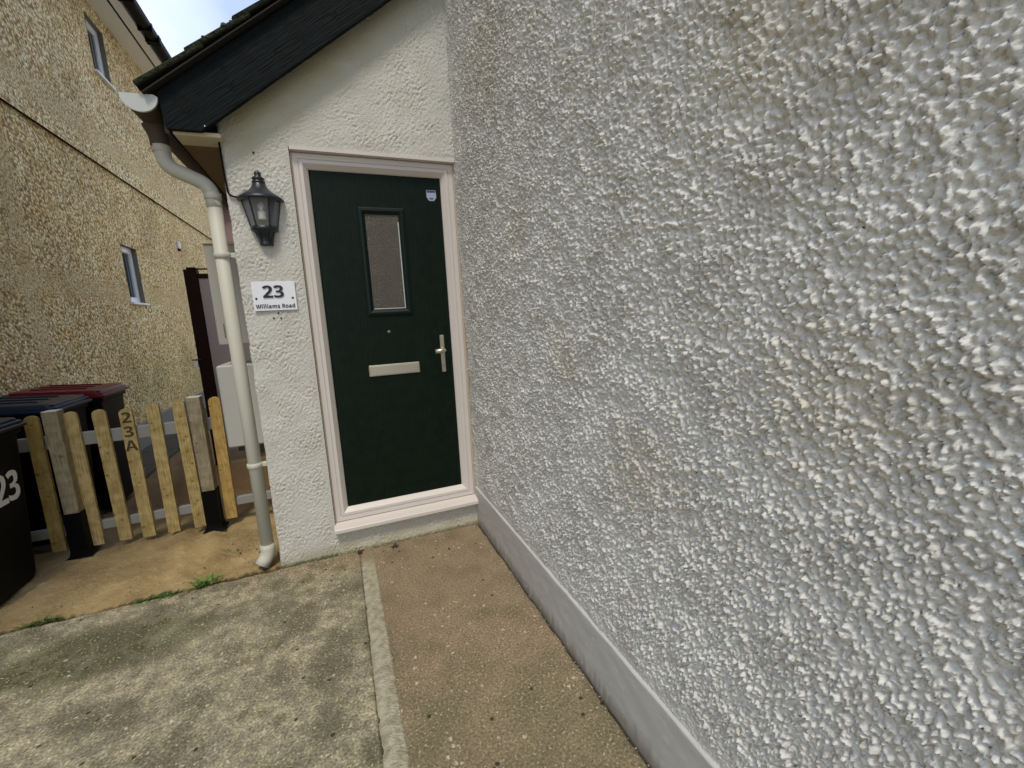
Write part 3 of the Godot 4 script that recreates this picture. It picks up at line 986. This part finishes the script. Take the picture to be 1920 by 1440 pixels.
	for c in courses:
		var len := 0.34 if c < courses - 1 else 0.26
		for k in 10:
			var z1 := 0.135 - k * 0.30 + (rng.randf() - 0.5) * 0.006
			if k > 0 and c % 2 == 1: z1 += 0.0
			var base: Vector3 = eave + along * (c * gauge) + nrm * (0.024 + rng.randf() * 0.004)
			st = begin()
			var lo := Vector3(0, 0, z1 - 0.294)
			var tilt := ang - 0.045
			var tb := Basis(Vector3(0, 0, 1), tilt)
			var ctr := base + tb * Vector3(len / 2, 0.018, 0) + Vector3(0, 0, z1 - 0.147)
			cbox(st, ctr - Vector3(len / 2, 0.011, 0.147), ctr + Vector3(len / 2, 0.011, 0.147), 0.005, tb)
			part("tile", done(st), M.tile if rng.randf() < 0.6 else M.tile_dark, roof)
	st = begin()
	var e0 := eave + nrm * 0.004
	var e1 := eave + along * 1.84 + nrm * 0.004
	for q in [[0.132, -2.88]]:
		loft(st, [PackedVector3Array([e0 + Vector3(0, 0, q[0]), e0 + nrm * 0.006 + Vector3(0, 0, q[0]), e0 + nrm * 0.006 + Vector3(0, 0, q[1]), e0 + Vector3(0, 0, q[1])]), PackedVector3Array([e1 + Vector3(0, 0, q[0]), e1 + nrm * 0.006 + Vector3(0, 0, q[0]), e1 + nrm * 0.006 + Vector3(0, 0, q[1]), e1 + Vector3(0, 0, q[1])])])
	part("undercloak", done(st), M.undercloak, roof)
	# cushions of moss along the verge
	st = begin(true)
	for i in 90:
		var t := 0.25 + rng.randf() * 1.5
		var p: Vector3 = eave + along * t + nrm * (0.036 + 0.012 * rng.randf()) + Vector3(0, 0, 0.10 + rng.randf() * 0.03)
		var r := rng.randf_range(0.006, 0.016)
		lathe(st, p, [[r, 0.0], [r * 0.9, r * 0.4], [r * 0.5, r * 0.75], [0.0, r * 0.85]], 7)
	var ms := part("moss", done(st), M.moss, roof)
	ms.set_meta("kind", "stuff")

# ------------------------------------------------------------------ neighbouring house on the left
func opening(o: Node3D, x: float, z0: float, z1: float, y0: float, y1: float) -> void:
	# a small white window set back in the wall: z0 is the end nearer the viewer
	var w := Node3D.new(); w.name = "window"; o.add_child(w, true)
	var back := x - 0.05
	var st := begin()
	for q in [[y0, y1]]:
		quad(st, Vector3(x, y0, z0), Vector3(x, y1, z0), Vector3(back - 0.05, y1, z0), Vector3(back - 0.05, y0, z0), Vector3(0, 0, -1))
		quad(st, Vector3(x, y0, z1), Vector3(x, y1, z1), Vector3(back - 0.05, y1, z1), Vector3(back - 0.05, y0, z1), Vector3(0, 0, 1))
		quad(st, Vector3(x, y1, z0), Vector3(x, y1, z1), Vector3(back - 0.05, y1, z1), Vector3(back - 0.05, y1, z0), Vector3(0, -1, 0))
	part("reveal", done(st), M.cement, w)
	st = begin()
	var place := func(p: Vector2, h: float) -> Vector3: return Vector3(back + h, p.y, p.x)
	moulding(st, Vector2(z1, y0), Vector2(z0, y1), [[0.0, -0.05], [0.0, 0.0], [0.062, 0.0], [0.072, -0.012], [0.074, -0.05]], place)
	part("frame", done(st), M.white_upvc, w)
	part("pane", boxm(Vector3(back - 0.034, y0 + 0.07, z1 + 0.07), Vector3(back - 0.028, y1 - 0.07, z0 - 0.07), 0.0005), M.dark_glass, w)
	part("sill", boxm(Vector3(back - 0.04, y0 - 0.028, z1 - 0.03), Vector3(x + 0.035, y0 - 0.001, z0 + 0.03), 0.004), M.white_upvc, w)

func build_neighbour() -> void:
	var o := thing("house", "brown pebble-dashed two-storey house on the left with two small white windows", "house", Vector3(-3.0, 0, -4))
	var vn := noise(501, 0.7, FastNoiseLite.TYPE_SIMPLEX_SMOOTH, 4)
	var vf := noise(502, 2.5, FastNoiseLite.TYPE_SIMPLEX_SMOOTH, 3)
	var xl := -3.018
	var wins := [[-4.04, -4.47, 1.735, 2.415, xl], [-4.19, -4.61, 4.365, 4.965, -3.0]]
	for lev in 2:
		var x := xl if lev == 0 else -3.0
		var wn: Array = wins[lev]
		var y0 := 0.30 if lev == 0 else 3.235
		var y1 := 3.25 if lev == 0 else 5.17
		var us := lines([-10.0, wn[1], wn[0], 1.6], func(_z): return 0.10)
		var vs := lines([y0, wn[2], wn[3], y1], func(_y): return 0.10)
		var f := func(z: float, y: float) -> Vector3:
			var q := vf.get_noise_2d(z, y) * 0.004
			if lev == 1 and y < 3.24: q = 0.012
			return Vector3(x + q, y, z)
		var col := func(z: float, y: float, _p: Vector3) -> Color:
			var n := vn.get_noise_2d(z, y)
			var b := 0.97 + n * 0.2
			var c := Color(b, b, b) if lev == 1 else Color(b * 1.0, b * 0.97, b * 0.89)
			c = c.lerp(Color(b * 0.80, b * 0.70, b * 0.50), clampf(vf.get_noise_2d(z + 7.0, y) * 1.3, 0, 0.5))
			if lev == 1: c = c.lerp(Color(b * 1.08, b * 1.06, b * 1.0), smoothstep(3.9, 3.3, y) * 0.6)
			c = c.lerp(Color(b * 0.55, b * 0.58, b * 0.36), smoothstep(1.3, 0.4, y + n * 0.6) * 0.4)
			c.a = 1.0
			return c
		var skip := func(z: float, y: float) -> bool: return z > wn[1] and z < wn[0] and y > wn[2] and y < wn[3]
		part("wall", sheet(us, vs, f, Vector3(1, 0, 0), col, skip, func(p: Vector3): return Vector2(-p.z, -p.y + (0.0 if lev == 0 else 1.7))), M.dash, o)
	# bell-cast drip: underside of the upper render, painted dark for its shadow line
	var st := begin()
	quad(st, Vector3(xl - 0.03, 3.243, -10), Vector3(xl - 0.03, 3.243, 1.6), Vector3(-2.988, 3.234, 1.6), Vector3(-2.988, 3.234, -10), Vector3(0, -1, 0))
	part("drip", done(st), M.brown_post, o)
	part("plinth", boxm(Vector3(-3.4, -0.05, -10.0), Vector3(-3.002, 0.305, 1.6), 0.01), M.cement, o)
	for w in wins:
		opening(o, w[4] + 0.003, w[0], w[1], w[2], w[3])
	# core of the house behind the render, with pockets at the windows left by its depth
	part("core", boxm(Vector3(-9.0, -0.05, -9.98), Vector3(-3.20, 5.3, 1.58), 0.01), M.cement, o)
	st = begin()
	quad(st, Vector3(-3.21, 0, -10), Vector3(-3.0, 0, -10), Vector3(-3.0, 5.17, -10), Vector3(-3.21, 5.17, -10), Vector3(0, 0, -1))
	part("wall_end", done(st), M.cement, o)
	st = begin()
	quad(st, Vector3(-3.21, 0, 1.6), Vector3(-3.0, 0, 1.6), Vector3(-3.0, 5.17, 1.6), Vector3(-3.21, 5.17, 1.6), Vector3(0, 0, 1))
	part("wall_end", done(st), M.cement, o)
	# eaves
	part("soffit", boxm(Vector3(-3.05, 5.155, -10.2), Vector3(-2.795, 5.167, 1.8), 0.002), M.soffit_white, o)
	part("fascia", boxm(Vector3(-2.765, 5.145, -10.2), Vector3(-2.665, 5.33, 1.8), 0.004), M.soffit_white, o)
	part("dark_groove", boxm(Vector3(-2.80, 5.175, -10.2), Vector3(-2.76, 5.30, 1.8), 0.002), M.fascia_dark, o)  # dark strip added to read as the shaded groove between soffit and fascia
	st = begin()
	var l0 := PackedVector3Array(); var l1 := PackedVector3Array()
	for k in 13:
		var a := PI + PI * k / 12.0
		l0.append(Vector3(-2.588 + cos(a) * 0.074, 5.225 + sin(a) * 0.075, -10.2)); l1.append(Vector3(-2.588 + cos(a) * 0.074, 5.225 + sin(a) * 0.075, 1.8))
	loft(st, [l0, l1])
	part("gutter", done(st), M.black_plastic, o)
	for z in [-5.05, -5.0, -4.75, -4.2, -3.4, -5.8]:
		st = begin()
		cbox(st, Vector3(-2.67, 5.14, z - 0.02), Vector3(-2.508, 5.235, z + 0.02), 0.003)
		part("gutter_bracket", done(st), M.black_plastic, o)
	st = begin()
	prism(st, PackedVector2Array([Vector2(-2.56, 5.25), Vector2(-6.0, 7.6), Vector2(-9.4, 5.25), Vector2(-9.4, 5.36), Vector2(-6.0, 7.72), Vector2(-2.56, 5.32)]), -10.3, 1.9)
	part("roof", done(st), M.tile_dark, o)
	# overflow vent
	var vt := Node3D.new(); vt.name = "vent"; o.add_child(vt)
	st = begin()
	cbox(st, Vector3(-3.018, 2.69, -6.31), Vector3(-2.985, 2.80, -6.21), 0.008)
	part("hood", done(st), M.white_upvc, vt)
	part("outlet", boxm(Vector3(-3.018, 2.655, -6.30), Vector3(-2.99, 2.688, -6.22), 0.003), M.brown_post, vt)

func build_far_house() -> void:
	var o := thing("house", "dull pink rendered house wall far behind the side passage", "house", Vector3(-4, 0, -13))
	part("wall", boxm(Vector3(-8, -0.05, -17), Vector3(-0.5, 5.0, -13), 0.02), M.pink_render, o)
	var st := begin()
	for s in [1.0]:
		loft(st, [PackedVector3Array([Vector3(-8.3, 4.95, -12.7), Vector3(-8.3, 5.1, -12.7), Vector3(-8.3, 6.9, -15), Vector3(-8.3, 5.1, -17.3), Vector3(-8.3, 4.95, -17.3), Vector3(-8.3, 6.75, -15)]), PackedVector3Array([Vector3(-0.3, 4.95, -12.7), Vector3(-0.3, 5.1, -12.7), Vector3(-0.3, 6.9, -15), Vector3(-0.3, 5.1, -17.3), Vector3(-0.3, 4.95, -17.3), Vector3(-0.3, 6.75, -15)])], false, false)
	part("roof", done(st), M.tile_dark, o)

# ------------------------------------------------------------------ gutter and downpipe
func build_rainwater() -> void:
	var o := thing("downpipe", "off-white plastic gutter and downpipe at the left corner of the porch", "drainpipe", Vector3(-1.26, 0, -0.08))
	var c := Vector3(-1.450, 2.402, 0)
	var R := 0.066
	var g := Node3D.new(); g.name = "gutter"; o.add_child(g)
	var st := begin(true)
	var loops := []
	for z in [0.098, -2.9]:
		var l := PackedVector3Array()
		for k in 17:
			var a := PI + PI * k / 16.0
			l.append(c + Vector3(cos(a) * R, sin(a) * R * 0.95, z))
		for k in 17:
			var a := TAU - PI * k / 16.0
			l.append(c + Vector3(cos(a) * (R - 0.004), sin(a) * (R - 0.004) * 0.95, z))
		loops.append(l)
	loft(st, loops, false, false)
	part("channel", done(st), M.gutter_brown_shaded, g)
	st = begin()
	var poly := PackedVector2Array()
	poly.append(Vector2(c.x + 0.055, c.y + 0.008)); poly.append(Vector2(c.x - 0.069, c.y + 0.004))
	for k in range(0, 17):
		var a := PI + PI * k / 16.0
		poly.append(Vector2(c.x + cos(a) * 0.069, c.y + sin(a) * 0.067))
	prism(st, poly, 0.0985, 0.110)
	part("end_cap", done(st), M.gutter, g)
	st = begin(true)
	# outlet funnel below the gutter
	lathe(st, Vector3(-1.450, 0, -0.08), [[0.036, 2.235], [0.038, 2.27], [0.040, 2.30], [0.058, 2.345]], 20)
	part("outlet", done(st), M.gutter_brown_shaded, g)
	st = begin(true)
	tube(st, bend([Vector3(-1.448, 2.262, -0.08), Vector3(-1.440, 2.168, -0.08), Vector3(-1.268, 2.088, -0.08), Vector3(-1.262, 1.98, -0.08)], 0.05, 8), 0.0345, 20)
	part("swan_neck", done(st), M.pipe, o)
	st = begin(true)
	tube(st, [Vector3(-1.262, 2.02, -0.08), Vector3(-1.258, 0.085, -0.08)], 0.034, 20)
	part("pipe", done(st), M.pipe, o)
	for y in [2.245, 2.035]:
		st = begin(true)
		var x := -1.447 if y > 2.1 else -1.263
		tube(st, [Vector3(x, y - 0.016, -0.08), Vector3(x, y - 0.014, -0.08), Vector3(x, y + 0.014, -0.08), Vector3(x, y + 0.016, -0.08)], [0.0365, 0.039, 0.039, 0.0365], 20)
		part("collar", done(st), M.pipe, o)
	for y in [1.745, 0.603]:
		var b := Node3D.new(); b.name = "bracket_or_shade"; o.add_child(b, true)
		st = begin(true)
		tube(st, [Vector3(-1.2595, y - 0.015, -0.08), Vector3(-1.2595, y - 0.013, -0.08), Vector3(-1.2595, y + 0.013, -0.08), Vector3(-1.2595, y + 0.015, -0.08)], [0.036, 0.0395, 0.0395, 0.036], 20)
		part("clip", done(st), M.pipe, b)
		part("arm", boxm(Vector3(-1.222, y - 0.013, -0.092), Vector3(-1.186, y + 0.013, -0.068), 0.003), M.pipe, b)
	st = begin(true)
	tube(st, bend([Vector3(-1.258, 0.125, -0.08), Vector3(-1.259, 0.062, -0.078), Vector3(-1.297, 0.012, -0.055)], 0.034, 8), 0.0385, 20)
	part("shoe", done(st), M.pipe, o)

# ------------------------------------------------------------------ meter boxes and side gate
func build_meters_and_gate() -> void:
	var a := thing("meter_box", "tall grey meter box high on the porch side behind the downpipe", "meter box", Vector3(-1.33, 1.26, -0.8))
	part("casing", boxm(Vector3(-1.472, 1.262, -1.06), Vector3(-1.20, 1.898, -0.702), 0.006), M.meter_grey, a)
	part("lid_edge", boxm(Vector3(-1.480, 1.898, -1.07), Vector3(-1.20, 1.912, -0.694), 0.004), M.soffit, a)
	part("latch", boxm(Vector3(-1.432, 1.31, -0.703), Vector3(-1.426, 1.40, -0.698), 0.002), M.cement, a)
	a = thing("meter_box", "white meter box low on the porch side, beside the last picket", "meter box", Vector3(-1.35, 0.56, -0.8))
	part("casing", boxm(Vector3(-1.512, 0.568, -1.05), Vector3(-1.20, 1.128, -0.702), 0.010), M.meter_white, a)
	part("bracket_or_shade", boxm(Vector3(-1.46, 0.535, -1.0), Vector3(-1.39, 0.567, -0.72), 0.002), M.black_metal, a)  # black strip put here for the shadow beneath the gate
	part("bracket_or_shade", boxm(Vector3(-1.33, 0.50, -1.0), Vector3(-1.29, 0.567, -0.72), 0.002), M.black_metal, a)
	var g := thing("gate", "lilac-grey side gate with dark brown posts across the passage", "gate", Vector3(-1.6, 0, -2.5))
	part("post", boxm(Vector3(-2.055, -0.05, -2.6), Vector3(-1.948, 1.945, -2.5), 0.006), M.brown_post, g)
	part("post_cap", boxm(Vector3(-2.03, 1.9455, -2.6), Vector3(-1.952, 1.965, -2.5), 0.006), M.brown_post, g)
	part("rail", boxm(Vector3(-1.947, 1.865, -2.56), Vector3(-1.20, 1.905, -2.51), 0.004), M.brown_post, g)
	part("top_bar", boxm(Vector3(-1.947, 1.945, -2.56), Vector3(-1.20, 1.958, -2.53), 0.003), M.brown_post, g)
	part("panel", boxm(Vector3(-1.945, 0.10, -2.55), Vector3(-1.20, 1.862, -2.52), 0.004), M.gate_panel, g)
	part("post", boxm(Vector3(-1.36, -0.05, -1.4), Vector3(-1.30, 0.55, -1.34), 0.004), M.brown_post, g)
	var l := Node3D.new(); l.name = "latch"; g.add_child(l)
	part("plate", boxm(Vector3(-2.082, 1.00, -2.53), Vector3(-2.056, 1.07, -2.49), 0.003), M.white_upvc, l)
	part("arm", boxm(Vector3(-2.105, 1.068, -2.52), Vector3(-2.03, 1.078, -2.485), 0.002), M.black_metal, l)

# ------------------------------------------------------------------ fence
func build_fence() -> void:
	var o := thing("fence", "low picket fence of new yellow timber with the number 23A carved in one picket", "fence", Vector3(-2.05, 0, -0.8))
	var zf := -0.795
	var spec := [[-2.512, 0.910, 0.035, 0.004], [-2.328, 0.912, 0.030, 0.0], [-2.186, 0.908, 0.028, -0.004], [-2.057, 0.897, 0.022, 0.0], [-1.917, 0.912, 0.020, 0.003], [-1.772, 0.915, 0.020, -0.003], [-1.577, 0.915, 0.040, 0.004]]
	for i in spec.size():
		var s: Array = spec[i]
		var w := 0.068
		var poly := PackedVector2Array()
		poly.append(Vector2(-w / 2, s[2])); poly.append(Vector2(w / 2, s[2]))
		for k in 9:
			var a := PI * k / 8.0
			poly.append(Vector2(cos(a) * w / 2, s[1] - 0.028 + sin(a) * 0.028))
		for k in poly.size():
			var p := poly[k]
			poly[k] = Vector2(s[0] + p.x + s[3] * (p.y - 0.45) / 0.45, p.y)
		var st := begin()
		prism(st, poly, zf - 0.020, zf)
		var pk := part("picket", done(st), M.picket_dull if i == 0 else (M.picket_wet if i == 6 else M.picket), o)
		if i == 3:
			pk.set_meta("label", "picket carved with 23A")
			for t in [["2", 0.838], ["3", 0.745], ["A", 0.652]]:
				write("digit" if t[0] != "A" else "letter", t[0], 0.068, 0.003, M.carved, Vector3(s[0], t[1], zf + 0.0005), Vector3.ZERO, pk, 1.05)
	for y in [[0.690, 0.772], [0.120, 0.180]]:
		part("rail", boxm(Vector3(-2.70, y[0], zf - 0.056), Vector3(-1.20, y[1], zf - 0.021), 0.004), M.rail_wood, o)
	for x in [-2.394, -1.676]:
		var p := Node3D.new(); p.name = "post"; o.add_child(p, true)
		part("timber", boxm(Vector3(x - 0.0375, 0.02, -0.815), Vector3(x + 0.0375, 0.93, -0.740), 0.003), M.grey_wood, p)
		part("post_top", boxm(Vector3(x - 0.036, 0.9305, -0.8135), Vector3(x + 0.036, 0.934, -0.7415), 0.001), M.lamp_holder, p)
		var st := begin()
		var l := []
		for q in [[0.066, 0.0], [0.050, 0.010], [0.044, 0.04], [0.0435, 0.275], [0.0435, 0.285]]:
			var h: float = q[0]
			l.append(PackedVector3Array([Vector3(x - h, q[1], -0.7775 - h), Vector3(x + h, q[1], -0.7775 - h), Vector3(x + h, q[1], -0.7775 + h), Vector3(x - h, q[1], -0.7775 + h)]))
		loft(st, l)
		part("socket", done(st), M.black_plastic, p)

# ------------------------------------------------------------------ wheelie bins, fronts turned to the passage (+x)
func rounded(w0: float, w1: float, d0: float, d1: float, y: float, r: float) -> PackedVector3Array:
	# w along z, d along x
	var l := PackedVector3Array()
	for q in [[d1 - r, w1 - r, 0.0], [d0 + r, w1 - r, PI / 2], [d0 + r, w0 + r, PI], [d1 - r, w0 + r, 3 * PI / 2]]:
		for k in 5:
			var a: float = q[2] + PI / 2 * k / 4.0
			l.append(Vector3(q[0] + cos(a) * r, y, q[1] + sin(a) * r))
	return l

func bin(label: String, at: Vector3, lid: Material, turn := 0.0) -> Node3D:
	var o := thing("wheelie_bin", label, "wheelie bin", at, "wheelie bins along the neighbouring wall")
	o.rotation.y = turn
	var st := begin()
	# origin under the middle of the front edge; the bin runs back to x = -0.50
	loft(st, [rounded(-0.185, 0.185, -0.42, -0.055, 0.0, 0.04), rounded(-0.19, 0.19, -0.43, -0.045, 0.03, 0.04), rounded(-0.222, 0.222, -0.475, -0.008, 0.80, 0.04), rounded(-0.226, 0.226, -0.48, -0.004, 0.86, 0.04)])
	part("body", done(st), M.bin, o, true)
	st = begin()
	loft(st, [rounded(-0.236, 0.236, -0.50, 0.006, 0.855, 0.04), rounded(-0.240, 0.240, -0.50, 0.010, 0.862, 0.04), rounded(-0.240, 0.240, -0.50, 0.010, 0.882, 0.04), rounded(-0.232, 0.232, -0.495, 0.0, 0.886, 0.04)])
	part("rim", done(st), M.bin, o, true)
	st = begin()
	var l := []
	for q in [[0.887, 0.240, 0.018], [0.889, 0.252, 0.030], [0.903, 0.253, 0.031], [0.906, 0.250, 0.028], [0.907, 0.240, 0.018], [0.921, 0.239, 0.017], [0.924, 0.236, 0.014], [0.925, 0.226, 0.003], [0.938, 0.224, 0.001], [0.941, 0.220, -0.004], [0.946, 0.19, -0.04]]:
		var ring := rounded(-q[1], q[1], -0.512 + (0.244 - q[1]) * 0.6, q[2], q[0], 0.028)
		for k in ring.size():
			# the lid climbs a little towards its hinge
			ring[k].y += clampf(-ring[k].x, 0, 0.5) * 0.07
		l.append(ring)
	loft(st, l)
	part("lid", done(st), lid, o, true)
	st = begin()
	for z in [-0.12, 0.0, 0.12]:
		cbox(st, Vector3(-0.42, 0.951, z - 0.012), Vector3(-0.10, 0.972, z + 0.012), 0.004, Basis(Vector3(0, 0, 1), -0.07))
	part("lid_ribs", done(st), lid, o, true)
	st = begin(true)
	tube(st, bend([Vector3(-0.48, 0.89, -0.2), Vector3(-0.555, 0.945, -0.2), Vector3(-0.555, 0.945, 0.2), Vector3(-0.48, 0.89, 0.2)], 0.03), 0.013, 10)
	part("handle", done(st), M.bin, o, true)
	for s in [-0.2, 0.2]:
		st = begin(true)
		tube(st, [Vector3(-0.455, 0.1, s - 0.02), Vector3(-0.455, 0.1, s - 0.014), Vector3(-0.455, 0.1, s + 0.014), Vector3(-0.455, 0.1, s + 0.02)], [0.085, 0.1, 0.1, 0.085], 22)
		part("wheel", done(st), M.black_plastic, o, true)
	return o

func build_bins() -> void:
	var a := bin("black wheelie bin with white number 23 in front of the picket fence", Vector3(-2.492, -0.008, -0.44), M.lid_navy)
	var t := MeshInstance3D.new(); t.name = "number"
	t.mesh = lettering("23", 0.165, 0.003); t.material_override = M.white_print
	a.add_child(t)
	t.position = Vector3(-0.018, 0.575, -0.050)
	t.rotation = Vector3(0, PI / 2, 0)
	t.rotate_object_local(Vector3.RIGHT, 0.048)
	t.scale = Vector3(0.80, 1, 1)
	bin("black wheelie bin with blue lid directly behind the picket fence", Vector3(-2.495, 0.004, -1.205), M.lid_blue, 0.03)
	bin("black wheelie bin with dark red lid, farthest from the camera", Vector3(-2.465, 0.014, -1.735), M.lid_red, 0.02)

# ------------------------------------------------------------------ lantern
func build_lantern() -> void:
	var c := Vector3(-1.040, 0, 0.006)
	var o := thing("lantern", "black half lantern with clear glass panes on the porch wall left of the door", "wall lantern", Vector3(-1.04, 1.95, 0))
	var st := begin()
	prism(st, PackedVector2Array([Vector2(-1.098, 1.855), Vector2(-0.982, 1.855), Vector2(-0.950, 2.020), Vector2(-1.130, 2.020)]), 0.003, 0.010)
	part("back_plate", done(st), M.lantern, o)
	st = begin(true)
	lathe(st, c, [[0.030, 1.782], [0.032, 1.786], [0.032, 1.797], [0.029, 1.800], [0.031, 1.815], [0.044, 1.850], [0.062, 1.854], [0.064, 1.866], [0.060, 1.876], [0.0, 1.876]], 18, 0, PI, 0.95)
	tri(st, c + Vector3(-0.03, 1.782, 0), c + Vector3(0.03, 1.782, 0), c + Vector3(0, 1.782, 0.028), Vector3.DOWN)
	part("base", done(st), M.lantern, o)
	st = begin()
	# bars of the cup and rim rings
	for k in 5:
		var a := PI * (k + 0.5) / 5.0
		tube(st, [c + Vector3(cos(a) * 0.033, 1.798, sin(a) * 0.032), c + Vector3(cos(a) * 0.047, 1.852, sin(a) * 0.045)], 0.002, 6)
	part("cup_bars", done(st), M.lantern, o)
	st = begin(true)
	lathe(st, c, [[0.0, 2.010], [0.104, 2.000], [0.107, 2.005], [0.106, 2.011], [0.085, 2.028], [0.058, 2.045], [0.040, 2.062], [0.030, 2.082], [0.027, 2.088]], 24, 0, PI, 0.95)
	part("cap", done(st), M.lantern, o)
	st = begin(true)
	lathe(st, c, [[0.026, 2.086], [0.030, 2.090], [0.030, 2.097], [0.024, 2.100], [0.024, 2.104], [0.028, 2.107], [0.028, 2.114], [0.022, 2.118], [0.013, 2.122], [0.016, 2.132], [0.014, 2.142], [0.006, 2.148], [0.0, 2.149]], 18, 0, PI, 0.95)
	part("finial", done(st), M.lantern, o)
	# three panes between four bars
	var top := []; var bot := []
	for k in 4:
		var a := PI - PI * k / 3.0
		top.append(c + Vector3(cos(a) * 0.087, 2.006, sin(a) * 0.084)); bot.append(c + Vector3(cos(a) * 0.060, 1.874, sin(a) * 0.058))
	for k in 4:
		st = begin()
		tube(st, [bot[k], top[k]], 0.0042, 6)
		part("bar", done(st), M.lantern, o)
	for k in 3:
		st = begin()
		quad(st, bot[k], bot[k + 1], top[k + 1], top[k], (bot[k] + top[k + 1]) / 2.0 - (c + Vector3(0, 1.94, 0)))
		part("pane", done(st), M.pane, o)
	st = begin(true)
	lathe(st, c + Vector3(0.0, 0, 0.036), [[0.017, 1.905], [0.0185, 1.907], [0.0185, 1.943], [0.014, 1.946], [0.0, 1.946]], 16)
	part("lamp_holder", done(st), M.lamp_holder, o)
	st = begin(true)
	lathe(st, c + Vector3(0.0, 0, 0.036), [[0.008, 1.946], [0.012, 1.952], [0.0165, 1.962], [0.0165, 1.970], [0.012, 1.984], [0.0, 1.991]], 16)
	part("bulb", done(st), M.bulb, o)
	st = begin(true)
	tube(st, [c + Vector3(0, 1.946, 0.036), c + Vector3(0, 1.968, 0.036)], 0.005, 8)
	part("bulb_stem", done(st), M.white_print, o)
	# supply cable: down the corner and across to the lamp
	st = begin(true)
	tube(st, bend([Vector3(-1.186, 2.29, 0.010), Vector3(-1.183, 2.10, 0.012), Vector3(-1.178, 2.022, 0.012), Vector3(-1.13, 2.014, 0.010)], 0.02), 0.0045, 8)
	part("cable", done(st), M.black_plastic, o)

# ------------------------------------------------------------------ house sign
func build_sign() -> void:
	var o := thing("house_sign", "white house number plate reading 23 with the street name below", "sign", Vector3(-1.036, 1.527, 0.009))
	part("plate", boxm(Vector3(-1.138, 1.452, 0.009), Vector3(-0.934, 1.602, 0.0135), 0.0015), M.sign, o)
	write("number", "23", 0.062, 0.004, M.ink, Vector3(-1.040, 1.548, 0.0155), Vector3.ZERO, o, 1.12)
	write("street_name", "Williams Road", 0.0205, 0.002, M.ink, Vector3(-1.036, 1.474, 0.0145), Vector3.ZERO, o, 0.96)
	for x in [-1.122, -0.951]:
		var st := begin(true)
		tube(st, [Vector3(x, 1.515, 0.0135), Vector3(x, 1.515, 0.0165)], [0.006, 0.004], 12)
		part("screw", done(st), M.black_metal, o)

# ------------------------------------------------------------------ weeds in the joint
func blade(st: SurfaceTool, p: Vector3, dir: Vector3, h: float, w: float, droop: float, c: Color) -> void:
	var side := Vector3(-dir.z, 0, dir.x).normalized() * w
	var prev := p
	var pw := side * 0.5
	for k in 3:
		var t := (k + 1) / 3.0
		var q := p + dir * (h * t * (0.35 + droop * t)) + Vector3.UP * (h * (t - droop * 0.55 * t * t))
		var qw: Vector3 = side * [1.0, 0.75, 0.04][k]
		for v in [prev - pw, prev + pw, q + qw, prev - pw, q + qw, q - qw]:
			st.set_color(c)
			st.add_vertex(v)
		prev = q
		pw = qw

func weed(label: String, at: Vector3, n: int, spread: Vector2, h: Vector2, w: float, droop: float, cols: Array, seed_: int) -> void:
	var rng := RandomNumberGenerator.new()
	rng.seed = seed_
	var st := begin()
	for i in n:
		var p := Vector3((rng.randf() + rng.randf() - 1.0) * spread.x, -0.01, (rng.randf() + rng.randf() - 1.0) * spread.y)
		var a := rng.randf() * TAU
		var c: Color = cols[rng.randi() % cols.size()]
		blade(st, p, Vector3(cos(a), 0, sin(a)), rng.randf_range(h.x, h.y), w * rng.randf_range(0.6, 1.3), droop * rng.randf_range(0.6, 1.2), c)
	st.generate_normals()
	var o := MeshInstance3D.new()
	o.name = "weed"
	o.mesh = st.commit()
	o.material_override = M.leaf
	o.position = at
	add_child(o, true)
	o.set_meta("label", label)
	o.set_meta("category", "weed")
	o.set_meta("group", "weeds growing in the joint of the drive")

func build_weeds() -> void:
	weed("pale grassy weed at the far left end of the joint", Vector3(-2.235, 0, -0.012), 150, Vector2(0.10, 0.022), Vector2(0.02, 0.05), 0.0022, 0.7, [Color(0.13, 0.16, 0.04), Color(0.09, 0.13, 0.025), Color(0.20, 0.20, 0.07)], 1)
	weed("dark green creeping weed in the middle of the joint", Vector3(-1.765, 0, 0.010), 150, Vector2(0.115, 0.022), Vector2(0.014, 0.032), 0.006, 0.9, [Color(0.035, 0.085, 0.012), Color(0.06, 0.12, 0.02), Color(0.025, 0.06, 0.01)], 2)
	weed("bright green leafy tuft in the joint nearest the downpipe", Vector3(-1.565, 0, -0.010), 130, Vector2(0.06, 0.035), Vector2(0.03, 0.075), 0.0045, 0.75, [Color(0.14, 0.22, 0.045), Color(0.20, 0.28, 0.08), Color(0.09, 0.16, 0.03)], 3)
	# scraps of dead leaf on the path by the doorstep
	var rng := RandomNumberGenerator.new(); rng.seed = 9
	for q in [[Vector3(-0.565, 0.004, 0.085), "brown dead leaf on the path below the door sill"], [Vector3(-0.765, 0.004, 0.045), "crumpled dead leaf at the start of the mortar strip"]]:
		var st := begin()
		for i in 9:
			var a := rng.randf() * TAU
			var d := Vector3(cos(a), 0, sin(a))
			var p := d * rng.randf() * 0.012
			blade(st, p, d, rng.randf_range(0.012, 0.024), 0.006, 1.0, Color(0.2, 0.1, 0.05))
		st.generate_normals()
		var o := MeshInstance3D.new(); o.name = "dead_leaf"; o.mesh = st.commit(); o.material_override = M.dead_leaf; o.position = q[0]
		add_child(o, true)
		o.set_meta("label", q[1]); o.set_meta("category", "leaf")
